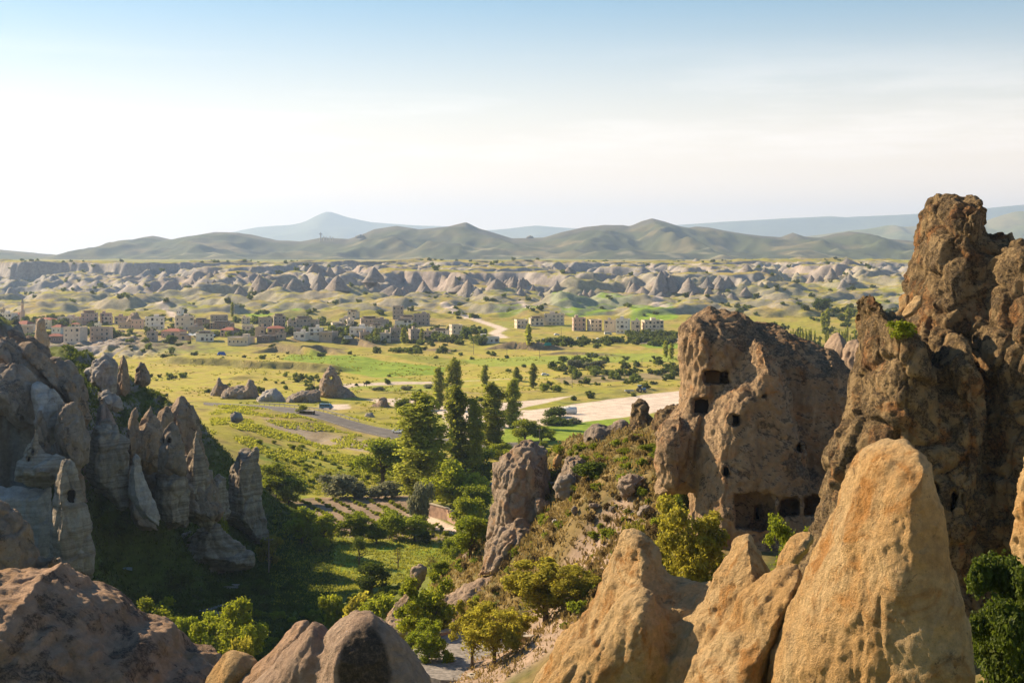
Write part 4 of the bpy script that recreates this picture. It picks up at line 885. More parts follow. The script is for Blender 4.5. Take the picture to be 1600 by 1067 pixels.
# ================================================================ plants
def leaf_mat(name, c1, c2, trans=.42, sc=.5, hue=.25):
    m, t, b, o = mat(name, .6); L = t.links.new; t.nodes.remove(b)
    g = N(t, 'ShaderNodeNewGeometry'); oi = N(t, 'ShaderNodeObjectInfo')
    nn = N(t, 'ShaderNodeTexNoise', inp={'Scale': sc, 'Detail': 3.0}); L(g.outputs['Position'], nn.inputs['Vector'])
    a = N(t, 'ShaderNodeMath', operation='ADD'); L(nn.outputs[0], a.inputs[0]); L(g.outputs['Random Per Island'], a.inputs[1])
    r = N(t, 'ShaderNodeMapRange', inp={1: .35, 2: 1.2, 3: 0, 4: 1}); L(a.outputs[0], r.inputs[0])
    mx = N(t, 'ShaderNodeMix', data_type='RGBA'); mx.inputs[6].default_value = (*c1, 1); mx.inputs[7].default_value = (*c2, 1); L(r.outputs[0], mx.inputs[0])
    rr = N(t, 'ShaderNodeMapRange', inp={1: 0, 2: 1, 3: 1-hue, 4: 1+hue}); L(oi.outputs['Random'], rr.inputs[0])
    mm = N(t, 'ShaderNodeVectorMath', operation='SCALE'); L(mx.outputs[2], mm.inputs[0]); L(rr.outputs[0], mm.inputs['Scale'])
    d = N(t, 'ShaderNodeBsdfDiffuse'); tr = N(t, 'ShaderNodeBsdfTranslucent'); ms = N(t, 'ShaderNodeMixShader'); ms.inputs[0].default_value = trans
    gl = N(t, 'ShaderNodeBsdfGlossy', inp={'Roughness': .6}); m2 = N(t, 'ShaderNodeMixShader'); m2.inputs[0].default_value = .015
    L(mm.outputs[0], d.inputs[0]); L(mm.outputs[0], tr.inputs[0]); L(d.outputs[0], ms.inputs[1]); L(tr.outputs[0], ms.inputs[2])
    L(ms.outputs[0], m2.inputs[1]); L(gl.outputs[0], m2.inputs[2]); L(m2.outputs[0], o.inputs[0])
    return m
LF = {'green': leaf_mat('green leaves', (.13,.175,.012), (.29,.33,.022), .58), 'bright': leaf_mat('bright leaves', (.17,.22,.012), (.36,.38,.025), .58),
      'poplar': leaf_mat('poplar leaves', (.20,.24,.025), (.40,.41,.05), .62), 'dark': leaf_mat('dark leaves', (.05,.08,.010), (.13,.17,.018), .5),
      'olive': leaf_mat('silver leaves', (.15,.16,.09), (.27,.27,.15), .4), 'gold': leaf_mat('golden leaves', (.22,.20,.020), (.44,.39,.045), .55),
      'dry': leaf_mat('dry scrub', (.10,.065,.022), (.20,.14,.05), .35), 'straw': leaf_mat('straw', (.18,.13,.045), (.36,.26,.09), .45), 'grassy': leaf_mat('grass blades', (.16,.19,.016), (.36,.35,.04), .55),
      'shade': leaf_mat('low growth', (.05,.075,.012), (.11,.14,.02), .4), 'far': leaf_mat('far foliage', (.07,.10,.018), (.18,.21,.03), .45, .05, .4)}
BARK = flat('bark', (.12, .085, .06), .95, 0, .3, 3)
def leaves(blobs, n, leaf, seed, shell=.5, up=.3):
    """n leaf clumps spread through blobs (cx, cy, cz, rx, ry, rz); returns vertices and quads"""
    r = np.random.RandomState(seed); B = np.array(blobs, float)
    vol = (B[:, 3]*B[:, 4]*B[:, 5])**.7; k = r.choice(len(B), n, p=vol/vol.sum())
    d = r.normal(size=(n, 3)); d /= np.linalg.norm(d, axis=1)[:, None]
    rad = r.uniform(0, 1, n)**shell
    # break the shell up into lumps
    lump_ = .82+.55*noise3(d[:, 0]*2.3+k*3.1, d[:, 1]*2.3, d[:, 2]*2.3+seed)
    c = B[k, :3]+d*B[k, 3:]*(rad*lump_)[:, None]
    nrm = d+r.normal(size=(n, 3))*.75+np.array([0, 0, up]); nrm /= np.linalg.norm(nrm, axis=1)[:, None]
    a = np.cross(nrm, r.normal(size=(n, 3))); a /= np.linalg.norm(a, axis=1)[:, None]; b = np.cross(nrm, a)
    s = leaf*r.uniform(.55, 1.35, n)[:, None]; e = r.uniform(.5, .9, n)[:, None]
    fold = nrm*s*.35
    V = np.stack([c-a*s, c-b*s*e+fold, c+a*s, c+b*s*e+fold], 1).reshape(-1, 3)
    return V, np.arange(4*n).reshape(-1, 4)
def crown(name, blobs, n, leaf, seed, m, **k):
    V, Q = leaves(blobs, n, leaf, seed, **k); me = mesh_np(name, V, Q, smooth=False); me.materials.append(m); return me
def trunk(name, h, r0, limbs, seed, lean=0.0, n=7):
    r = random.Random(seed); b = MB()
    P = [(lean*h*(t**1.5)+r.uniform(-.03, .03)*h*t, r.uniform(-.03, .03)*h*t, h*t) for t in (0, .25, .5, .75, 1)]
    b.tube(P, [r0*1.25, r0, r0*.8, r0*.55, r0*.25], n)
    for (t, dx, dy, dz, rr) in limbs:
        i = int(t*4); f = t*4-i; p = Vector(P[min(i, 4)]).lerp(Vector(P[min(i+1, 4)]), f)
        b.tube([p, p+Vector((dx*.45, dy*.45, dz*.35)), p+Vector((dx, dy, dz))], [rr, rr*.7, rr*.25], 5)
    return b.mesh(name, BARK, True)
def mk_broad(seed, leafn, leaf, m, h=6., w=5., sparse=False):
    """a broad-crowned tree of unit size h x w: trunk mesh and crown mesh"""
    r = random.Random(seed); bl = []; lim = []
    k = 22 if not sparse else 15
    for i in range(k):
        a = r.uniform(0, 6.28); rr = w*.5*(r.uniform(.25, .78)); z = h*r.uniform(.26, .88); q = w*r.uniform(.14, .25)*(1 if not sparse else .8)
        rr *= (1.15-abs(z/h-.52)*1.2)
        x, y = math.cos(a)*rr, math.sin(a)*rr
        bl.append((x, y, z, q, q, q*.95)); lim.append((r.uniform(.25, .55), x*.9, y*.9, (z-h*.35)*.9, .05*h*.35))
    bl.append((0, 0, h*.86, w*.18, w*.18, h*.13)); bl.append((0, 0, h*.6, w*.24, w*.24, h*.2))
    return trunk('trunk', h*.72, h*.028, lim[:9], seed), crown('crown', bl, leafn, leaf, seed, m)
def mk_poplar(seed, leafn, leaf, m, h=20., w=4.4):
    r = random.Random(seed); bl = []; lim = []
    for i in range(34):
        t = .08+.88*i/33; rad = w*.5*(math.sin(math.pi*min(1, (t*.84+.10)))**.42); a = r.uniform(0, 6.28); q = rad*r.uniform(.42, .7)
        off = rad*r.uniform(.15, .5)
        q *= 1.15; bl.append((math.cos(a)*off, math.sin(a)*off, h*t, q, q, h*.075))
        if i < 16: lim.append((t*.8, math.cos(a)*off, math.sin(a)*off, h*.09, .09))
    for i in range(3): bl.append((r.uniform(-.5, .5), r.uniform(-.5, .5), h*(.93+.03*i), .35, .35, h*.05))
    return trunk('trunk', h*.95, h*.014, lim, seed), crown('crown', bl, leafn, leaf, seed, m, up=.6)
def mk_bush(seed, n, leaf, m, k=7):
    r = random.Random(seed); bl = []
    for i in range(k):
        a = r.uniform(0, 6.28); rr = r.uniform(.1, .34); q = r.uniform(.16, .27)
        bl.append((math.cos(a)*rr, math.sin(a)*rr, r.uniform(.22, .62), q, q, q*1.0))
    bl.append((0, 0, .3, .36, .36, .3))
    return crown('shrub', bl, n, leaf, seed, m)
# shared meshes, unit bushes are about one metre wide and one high
T_BROAD = {k: [mk_broad(s, 5200, .16, LF[k]) for s in (1, 2, 3)] for k in ('green', 'bright', 'dark')}
T_GOLDT = [mk_broad(s, 4600, .15, LF['gold'], sparse=True) for s in (11, 12)]
T_SPARSE = [mk_broad(s, 2600, .12, LF['bright'], sparse=True) for s in (21, 22, 23)]
T_POP = [mk_poplar(s, 11000, .24, LF['poplar'], w=w_) for s, w_ in ((31, 5.4), (32, 4.6), (33, 4.6), (34, 5.6))]
B_MESH = {k: [mk_bush(s, 2200, .042, LF[k]) for s in (41, 42, 43)] for k in ('green', 'bright', 'dark', 'olive', 'gold')}
B_DRY = {k: [mk_bush(s, 700, .055, LF[k], 5) for s in (51, 52)] for k in ('dry', 'straw', 'green', 'grassy')}
B_FAR = [mk_bush(s, 260, .10, LF['far'], 6) for s in (61, 62, 63, 64)]
P_FAR = [crown('poplar', [(0, 0, .15+.1*i, .10*math.sin(math.pi*(i+1.5)/10)**.5+.02, .10*math.sin(math.pi*(i+1.5)/10)**.5+.02, .09) for i in range(9)], 420, .045, 71+s, LF['poplar']) for s in range(2)]
def unique_leaf(kind): return LF[kind]
def plant_tree(var, px, base, top, wpx, label, group=None, Y=None, name='tree', cat='tree', H0=6., W0=5., rz=None, zoff=-.15):
    if Y is None: x, y, z = ground(px, base)
    else: x, y = PX(px, Y), Y; z = hz(x, y)
    h = (PZ(top, y)-z)*1.04; w_ = wpx/F_PX*y
    t = empty(name, (x, y, z+zoff), label, cat, group, rz if rz is not None else (px*1.7) % 6.28)
    for nm, me in (('trunk', var[0]), ('crown', var[1])):
        o = link(nm, me, t); o.scale = (w_/W0*1.12, w_/W0*1.12, h/H0)
    return t
def plant_bush(var, px, base, top, wpx, label, group=None, Y=None, name='shrub', cat='shrub', zoff=-.1):
    if Y is None: x, y, z = ground(px, base)
    else: x, y = PX(px, Y), Y; z = hz(x, y)
    h = (PZ(top, y)-(PZ(base, y) if Y and abs(Y-82.4) < .1 else z))*1.12; w_ = wpx/F_PX*y*1.12
    o = link(name, var, None, (x, y, z+zoff), (px*2.3) % 6.28, (w_, w_, max(h, w_*.35))); return tag(o, label, cat, group)
# poplars in the middle of the valley
G = 'poplars in the middle of the valley'
for i, (px, base, top, wd, lb) in enumerate([(658,790,621,84,'tallest and broadest poplar, leftmost of the nearer group'),(716,762,610,50,'dense poplar directly right of the broadest poplar'),(741,765,628,40,'slightly shorter poplar at the right end of the close clump'),
    (708,662,564,27,'slender poplar rising above the close clump, behind it'),(686,640,576,20,'thin poplar beside the dusty track, left of the slender one'),(771,715,604,54,'broad poplar standing right of the clump against the pale dust'),
    (802,668,594,32,'narrow poplar right of the broad one by the silver shrubs'),(757,604,571,14,'small poplar in the far field, left of three'),(807,602,574,12,'small poplar in the far field, middle of three'),(833,606,569,16,'small poplar in the far field, right of three'),(738,690,655,16,'young poplar half hidden behind the clump')]):
    plant_tree(T_POP[i % 4], px, base, top, wd, lb, G, name='poplar', cat='poplar', H0=20., W0=5.)
# trees in and round the gardens
G2 = 'trees round the gardens and the poplars'
for i, (k, px, base, top, wd, lb) in enumerate([('green',598,757,686,78,'big round green tree left of the broadest poplar'),('bright',706,806,716,96,'large bright green tree in front of the poplars over the wall'),('dark',742,760,700,70,'dark tree in the shade behind the bright green tree'),
    ('green',742,818,758,56,'dark green tree over the right end of the garden wall'),('bright',788,720,690,44,'bright tree by the road right of the poplars'),('bright',733,842,776,50,'light green tree below the parked blue car'),('green',735,870,806,62,'tree at the foot of the streaked outcrop'),
    ('green',433,782,722,56,'leafy tree at the left edge of the sunny meadow'),('green',452,790,745,48,'low tree right of the leafy one at the meadow edge'),('bright',820,690,655,50,'bright tree in the green strip beyond the outcrop'),('green',846,690,664,40,'green tree right of the bright one beyond the outcrop'),
    ('bright',790,655,640,30,'small bright tree beside the dusty ground'),('green',660,640,622,26,'low tree beside the cave rock by the road'),('bright',472,648,632,18,'round bright bush-like tree by the road lay-by'),('green',628,650,622,30,'bushy tree beside the outcrop with cave mouths')]):
    plant_tree(T_BROAD[k][i % 3], px, base, top, wd, lb, G2)
G3 = 'fruit trees in the orchard row'
for i, (k, px, base, top, wd, lb) in enumerate([('green',472,850,790,48,'fruit tree at the left end of the orchard row'),('bright',506,846,802,34,'light fruit tree, second in the orchard row'),('green',556,848,800,52,'spreading fruit tree in the middle of the row'),('green',588,850,815,34,'low fruit tree touching the spreading one'),
    ('green',610,842,797,50,'fruit tree right of the middle, nearest the vines'),('green',648,846,805,52,'fruit tree near the curved track'),('dark',667,850,828,22,'small dark round tree at the right end of the row'),('bright',500,862,838,26,'lone small tree at the top of the bright meadow'),
    ('dark',580,930,878,54,'dark leafy tree standing in the meadow shade'),('green',692,905,874,36,'green tree at the right end of the meadow'),('green',716,880,838,44,'dense tree left of the outcrop foot')]):
    plant_tree(T_BROAD[k][(i+1) % 3], px, base, top, wd, lb, G3)
for i, (px, base, top, wd, lb) in enumerate([(561,885,832,34,'sparse dark tree with bare limbs in the meadow'),(622,888,848,22,'nearly bare small tree alone in the bright meadow'),(675,905,862,30,'thin tree with brown twigs right of the bare one')]):
    v = T_SPARSE[i]; plant_tree((v[0], crown('crown', [(0,0,4.2,1.6,1.6,1.3),(.9,.3,3.4,.8,.8,.6),(-1,.2,3.6,.8,.8,.6)], (1500, 120, 260)[i], .13, 90+i, LF['dark' if i == 0 else 'dry'])), px, base, top, wd, lb)
plant_tree(T_GOLDT[0], 421, 890, 838, 46, 'golden brown tree beside a pole at the shade edge')
# foreground trees round the paved yard
G4 = 'young trees round the paved yard'
for var, px, base, top, wd, Y, lb in [(T_BROAD['bright'][0],664,1000,898,96,158,'tall layered green tree left of the paved yard'),(T_BROAD['green'][1],668,1030,968,68,146,'dense dark cone-like tree beside the small sign'),(T_GOLDT[1],738,1040,935,64,142,'slim young tree with a yellow-green crown by the yard'),
    (T_GOLDT[0],772,1060,945,86,136,'thin double-stemmed young tree nearest the low wall'),(T_GOLDT[1],853,1030,874,128,141,'largest yellow-green tree of the yard with a bare trunk'),(T_GOLDT[0],806,1030,950,70,143,'small crown between the slim and the largest yard tree'),(T_GOLDT[1],905,985,885,80,135,'yellow-green tree leaning over the ochre ridge')]:
    n_ = len(bpy.data.objects); t_ = plant_tree(var, px, base, top, wd, lb, G4, Y=Y)
for k, px, base, top, wd, Y, lb in [('bright',262,1060,930,112,215,'leafy bright tree left of a pair above the dark hump'),('green',358,1065,938,112,205,'broad green tree right of the pair above the dark hump'),('green',312,1065,955,84,210,'green crown wedged between the pair'),
    ('gold',1075,905,772,132,112,'golden-leaved tree glowing before the brown chimney'),('gold',985,905,815,56,108,'thin golden sprays left of the golden tree'),('dark',1236,885,806,100,100,'dark green bush-like tree between chimney and tower'),
    ('dark',1585,1110,872,190,50,'big dark green tree at the right edge under the tower'),('gold',385,1065,998,56,190,'small yellow shrub-like tree above the lit fin')]:
    sc_ = {'gold': T_GOLDT[0]}.get(k) or T_BROAD[k][0]
    plant_tree(sc_, px, base, top, wd, lb, None, Y=Y)
# denser crowns for the two nearest trees
def dense(label_part, n, leaf, kind, seed, zlo=.12):
    for o in list(SC.objects):
        if o.get('label', '').startswith(label_part):
            r = random.Random(seed); bl = []
            for i in range(34):
                a = r.uniform(0, 6.28); z = r.uniform(zlo, .93); rr = 2.5*math.sqrt(max(0, 1-(abs(z-.5)*1.75)**2))*r.uniform(.45, .92); q = r.uniform(.42, .75)
                bl.append((math.cos(a)*rr, math.sin(a)*rr, z*6, q, q, q*.8))
            bl.append((0, 0, 3.0, 1.6, 1.6, 2.2))
            c = [x for x in o.children if x.name.startswith('crown')][0]
            c.data = crown('crown', bl, n, leaf, seed, LF[kind])
dense('largest yellow-green tree of the yard', 15000, .115, 'gold', 15, .42); dense('slim young tree with', 7000, .12, 'gold', 16, .45); dense('thin double-stemmed', 8000, .12, 'gold', 17, .4); dense('small crown between the slim', 6000, .13, 'gold', 18, .4)
dense('tall layered green tree', 12000, .12, 'bright', 19, .3); dense('yellow-green tree leaning', 8000, .12, 'gold', 20, .35)
dense('big dark green tree at the right edge', 46000, .075, 'dark', 5)
dense('golden-leaved tree glowing', 16000, .10, 'gold', 6)
dense('leafy bright tree left', 14000, .10, 'bright', 7); dense('broad green tree right of the pair', 14000, .10, 'bright', 8); dense('green crown wedged', 9000, .10, 'green', 9)
dense('dark green bush-like', 12000, .09, 'green', 10); dense('dense dark cone-like', 9000, .11, 'green', 12)
# shrubs with a place of their own
for k, px, base, top, wd, Y, lb in [('green',1407,532,494,50,82.4,'bright green shrub growing from a crack in the dark tower'),('bright',998,706,676,46,178,'bright yellow-green shrub before the dark lumpy outcrop'),('green',1018,728,700,44,165,'green shrub right below the bright one on the slope'),
  ('dark',930,760,706,80,170,'large dark shrub in the middle of the bushy slope'),('green',896,720,700,34,182,'small shrub behind the notch of the outcrop'),('bright',975,740,716,36,172,'light shrub between the dark shrub and the fin'),('dark',1072,765,738,34,140,'dark shrub in the cleft beside the chimney foot'),
  ('bright',1055,764,744,60,143,'yellow-green grassy shrub above the pitted boulder'),('olive',960,690,668,24,300,'silvery shrub beyond the fin with the arch'),('olive',905,685,668,26,420,'round silvery shrub in the green strip'),
  ('dark',868,652,626,44,None,'round dark shrub on the pale dusty ground, upper one'),('dark',866,664,645,56,None,'wide dark shrub on the dusty ground, lower one'),('olive',896,662,648,28,None,'grey-green shrub right of the wide dark one'),
  ('olive',528,778,732,72,None,'large silvery shrub left of a pair behind the vines'),('olive',603,778,738,60,None,'silvery shrub right of a pair behind the vines'),('olive',560,778,742,36,None,'silvery shrub filling the gap between the pair'),('olive',658,826,735,44,None,'tall silvery willow shrub below the broadest poplar'),
  ('olive',897,577,556,26,None,'silver shrub, left of three in the far field'),('olive',918,577,560,22,None,'silver shrub, middle of three in the far field'),('olive',936,578,559,30,None,'silver shrub, right of three in the far field'),
  ('olive',636,609,600,22,None,'grey shrub by the far edge of the dust track, left'),('olive',592,610,600,22,None,'grey shrub near the pointed rock with the hole'),('olive',669,606,597,24,None,'grey shrub left of the thin poplar'),('green',850,612,596,20,None,'green shrub, left of two beyond the dusty ground'),('green',870,612,595,22,None,'green shrub, right of two beyond the dusty ground'),
  ('gold',560,950,900,70,225,'yellow-green shrub mass left under the sunny orchard'),('bright',600,955,905,70,215,'bright shrub left of the crooked rock spire'),('bright',520,945,912,50,235,'bright shrub at the edge of the deep shade'),('bright',860,1062,1044,50,110,'bright shrub under the ochre ridge foot'),('bright',825,1062,1050,40,112,'light green shrub left of the ochre ridge foot'),
  ('green',700,1022,1000,22,145,'small shrub at the rim of the paved yard'),('dark',95,700,683,24,242,'dark shrub beside the little carved peak'),('dark',84,712,690,40,243,'round dark shrub right of the carved peak'),('bright',345,772,748,26,292,'sunlit shrub between the two banded pillars'),('green',1258,700,680,10,300,'tiny shrub in the gap')][:-1]:
    plant_bush(B_MESH[k][len(lb) % 3], px, base, top, wd, lb, None, Y=Y)
for o in SC.objects:
    if o.get('label', '').startswith('bright green shrub growing from'): o.location.z = PZ(532, 82.4)
# scrub on the slope, hill and gullies
rs = np.random.RandomState(5)
def scatter(n, region, meshes, name, label, cat, group, size, hs=(.6, 1.0), tries=40, ok=None, zoff=-.1):
    c = 0
    for _ in range(n*tries):
        if c >= n: break
        px, Y = region(rs); x = PX(px, Y); 
        if ok is not None and not ok(px, Y, x): continue
        z = hz(x, Y); s = rs.uniform(*size); h = s*rs.uniform(*hs)
        o = link(name, meshes[rs.randint(len(meshes))], None, (x, Y, z+zoff*s), rs.uniform(0, 6.28), (s, s, h)); tag(o, label, cat, group); c += 1
def in_slope(r):
    Y = r.uniform(125, 205); return r.uniform(700, 1090), Y
okj = lambda px, Y, x: (395-terr(np.array([x]), np.array([Y]))[0]/Y*F_PX) > 690 and not (Y < 162 and px < 880)
scatter(190, in_slope, B_DRY['dry'], 'dry_shrub', 'rust-brown dry shrub low on the scrubby slope below the chimney', 'shrub', 'dry shrubs on the slope', (.9, 2.2), ok=okj)
scatter(210, in_slope, B_DRY['green'], 'green_shrub', 'low green shrub among the dry scrub on the slope', 'shrub', 'green shrubs on the slope', (.9, 2.6), ok=okj)
scatter(110, in_slope, B_DRY['straw'], 'grass_tuft', 'straw-coloured tussock on the scrubby slope', 'grass tuft', 'straw tussocks on the slope', (.5, 1.1), ok=okj)
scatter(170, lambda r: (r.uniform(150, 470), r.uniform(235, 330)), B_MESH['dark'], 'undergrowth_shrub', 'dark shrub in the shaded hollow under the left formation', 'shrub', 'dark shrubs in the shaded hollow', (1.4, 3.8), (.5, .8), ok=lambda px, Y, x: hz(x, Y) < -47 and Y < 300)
scatter(70, lambda r: (r.uniform(400, 640), r.uniform(225, 255)), B_MESH['green'], 'thicket_shrub', 'green thicket shrub on the shaded valley floor', 'shrub', 'thicket shrubs on the shaded floor', (1.5, 3.6), (.6, .9))
scatter(60, lambda r: (r.uniform(425, 700), r.uniform(322, 340)), B_MESH['bright'], 'hedge_shrub', 'bright shrub in the strip between vines and meadow', 'shrub', 'shrubs between vines and meadow', (1.2, 2.6), (.6, .9))
scatter(110, lambda r: (r.uniform(405, 620), r.uniform(385, 450)), B_MESH['bright'], 'bushy_vine', 'bright leafy bush in the sunny strip below the road', 'bush', 'bushes in the sunny strip', (1.2, 3.2), (.6, .9))
scatter(36, lambda r: (r.uniform(640, 900), r.uniform(400, 500)), B_MESH['green'], 'shrub', 'green shrub among the trees by the road', 'shrub', 'shrubs by the road', (2, 5), (.6, .9))
# the vines, planted in rows
def vine_rows():
    k = 0
    for i in range(7):
        ax, ay, bx, by = 440+27*i, 781, 440+27*i+88, 781+50
        for j in range(18):
            t = j/17; px, py = ax+(bx-ax)*t+rs.uniform(-1, 1), ay+(by-ay)*t+rs.uniform(-.5, .5)
            if px > 640-(py-781)*-.3 or px < 430: continue
            x, y, z = ground(px, py); s = rs.uniform(1.2, 2.3)
            o = link('vine', B_MESH['bright'][rs.randint(3)], None, (x, y, z-.1), rs.uniform(0, 6.28), (s, s, s*.75)); tag(o, 'low leafy vine in a row on the ploughed plot', 'vine', 'vines in rows on the ploughed plot'); k += 1
vine_rows()
# far shrubs and trees
def far_scatter(n, pr, yr, size, label, group, meshes=B_FAR, name='shrub', cat='shrub', hs=(.6, 1.0), ok=None):
    if ok is None and n > 100: ok = lambda px, Y, x: float(fbm2(np.array([x/70]), np.array([Y/70]), 3, 99)[0]) > rs.uniform(-.02, .3)
    scatter(n, lambda r: (r.uniform(*pr), r.uniform(*yr)), meshes, name, label, cat, group, size, hs, ok=ok)
far_scatter(101, (200, 1080), (610, 900), (2, 6), 'dark shrub dotted on the sunlit fields beyond the road', 'shrubs on the fields beyond the road')
far_scatter(150, (0, 1430), (900, 1060), (3, 8), 'dark shrub among the banks in front of the village', 'shrubs among the banks before the village')
far_scatter(290, (0, 760), (1030, 1340), (4, 12), 'tree between the houses of the village', 'trees between the village houses', name='village_tree', cat='tree')
far_scatter(70, (860, 1060), (700, 860), (3, 8), 'leafy shrub in the hedged plots left of the brown chimney', 'shrubs in the hedged plots', name='plot_shrub')
far_scatter(120, (700, 1060), (1000, 1120), (4, 10), 'garden tree in front of the white villas', 'trees before the white villas', name='garden_tree', cat='tree')
far_scatter(170, (0, 1430), (1350, 1700), (4, 10), 'shrub on the grassy rise behind the village', 'shrubs on the rise behind the village', name='rise_shrub')
far_scatter(280, (0, 1430), (1700, 2560), (5, 12), 'dark shrub in the gullies of the badlands', 'shrubs in the badlands', name='gully_shrub')
far_scatter(110, (0, 1430), (2600, 2720), (4, 11), 'small dark tree along the rim of the plateau', 'trees on the plateau rim', name='rim_tree', cat='tree')
far_scatter(140, (1100, 1430), (900, 1500), (4, 12), 'tree in the hedged fields seen right of the brown chimney', 'trees in the hedged fields', name='field_tree', cat='tree')
far_scatter(90, (1180, 1340), (990, 1030), (4, 8), 'poplar sapling in the long windbreak row behind the gap', 'saplings of the windbreak row', meshes=P_FAR, name='sapling', cat='sapling', hs=(1.2, 1.8))
far_scatter(60, (470, 760), (1000, 1060), (5, 11), 'leafy tree below the stone houses at the village edge', 'trees below the stone houses', name='leafy_tree', cat='tree')
for px, base, top, wd, lb in [(588,536,512,11,'dark poplar in front of the village, first of a row of three'),(631,538,511,13,'stout poplar in front of the village, second of the row'),(659,535,513,9,'pale poplar in front of the village, third of the row'),(727,530,501,24,'big dense dark tree at the right end of the village'),
    (826,541,505,12,'tall dark poplar before the cream hotel'),(363,496,472,7,'lone poplar behind the village roofs'),(1284,487,460,40,'largest round tree in the fields right of the brown chimney'),(1293,512,482,12,'dark poplar in the hedged fields, left of a pair'),(1286,514,488,10,'dark poplar behind the left one in the hedged fields'),
    (1326,500,480,14,'dark dense poplar near the tower edge, larger'),(1341,504,486,11,'dark poplar near the tower edge, smaller'),(1040,560,532,10,'poplar close to the chimney edge, left of a pair'),(1049,562,536,10,'poplar close to the chimney edge, right of a pair'),(266,536,518,26,'round green tree among the village houses')]:
    x, y, z = ground(px, base, 700, 2000); h = PZ(top, y)-z; w_ = wd/F_PX*y
    if wd < 16: o = link('poplar', P_FAR[int(px) % 2], None, (x, y, z-.3), px % 6, (w_*4.2, w_*4.2, h*1.0)); tag(o, lb, 'poplar', 'far poplars')
    else: o = link('tree', B_MESH['dark'][int(px) % 3], None, (x, y, z-.3), px % 6, (w_, w_, h*1.1)); tag(o, lb, 'tree')
# grass and low growth that nobody could count
def blades(name, label, n, region, hgt, m, ok=None, seed=3, wid=.5):
    r = np.random.RandomState(seed); px, Y = region(r, n); x = PX(px, Y)
    if ok is not None: k = ok(px, Y, x); px, Y, x = px[k], Y[k], x[k]
    z = terr(x, Y); n = len(x); V = []; 
    bl = 6; cx = np.repeat(x, bl)+r.normal(0, .35, n*bl); cy = np.repeat(Y, bl)+r.normal(0, .35, n*bl); cz = np.repeat(z, bl)-.08
    h = hgt*r.uniform(.5, 1.3, n*bl); a = r.uniform(0, 6.28, n*bl); w_ = wid*h*r.uniform(.25, .5, n*bl)
    dx, dy = np.cos(a)*w_, np.sin(a)*w_; lx, ly = r.normal(0, .35, n*bl)*h, r.normal(0, .35, n*bl)*h
    V = np.stack([np.c_[cx-dx, cy-dy, cz], np.c_[cx+dx, cy+dy, cz], np.c_[cx+dx*.35+lx, cy+dy*.35+ly, cz+h], np.c_[cx-dx*.35+lx, cy-dy*.35+ly, cz+h*.9]], 1).reshape(-1, 3)
    me = mesh_np(name, V, np.arange(len(V)).reshape(-1, 4), smooth=False); me.materials.append(m)
    return tag(link(name, me), label, kind='stuff')
U = lambda r, n, a, b, c, d: (r.uniform(a, b, n), r.uniform(c, d, n))
blades('meadow_grass', 'sunlit meadow grass below the orchard', 9000, lambda r, n: U(r, n, 425, 720, 262, 420), .42, LF['grassy'], lambda px, Y, x: ~((Y > 332) & (Y < 382) & (px > 425)), 3, .9)
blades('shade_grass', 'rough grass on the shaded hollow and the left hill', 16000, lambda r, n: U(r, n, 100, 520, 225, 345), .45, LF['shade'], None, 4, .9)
blades('straw_grass', 'dry straw grass on the slope below the chimney', 9000, lambda r, n: U(r, n, 680, 1120, 122, 225), .42, LF['straw'], lambda px, Y, x: ~((Y < 160) & (px < 885)), 5, .8)
blades('field_tussocks', 'dry tussocks and weeds on the open fields beyond the road', 4500, lambda r, n: U(r, n, 180, 1070, 560, 900), .55, LF['grassy'], lambda px, Y, x: (noise2(x/22, Y/30) > .12) & ~((Y > 540) & (Y < 660) & (px > 660)), 9, 1.6)
blades('yard_grass', 'dry grass round the paved yard', 2200, lambda r, n: U(r, n, 600, 900, 128, 175), .30, LF['straw'], lambda px, Y, x: (noise2(x/3, Y/3) > .05) | (Y < 139) | (Y > 160), 6, .8)
blades('field_grass', 'long yellow grass on the sunny strips by the road', 9000, lambda r, n: U(r, n, 330, 650, 420, 560), .6, LF['grassy'], lambda px, Y, x: (noise2(x/12, Y/18) > 0) & (line_d(x, Y, [_gflat(*p) for p in ((318,632),(400,644),(500,658),(620,681),(720,695))])[0] > 13), 7, 1.2)
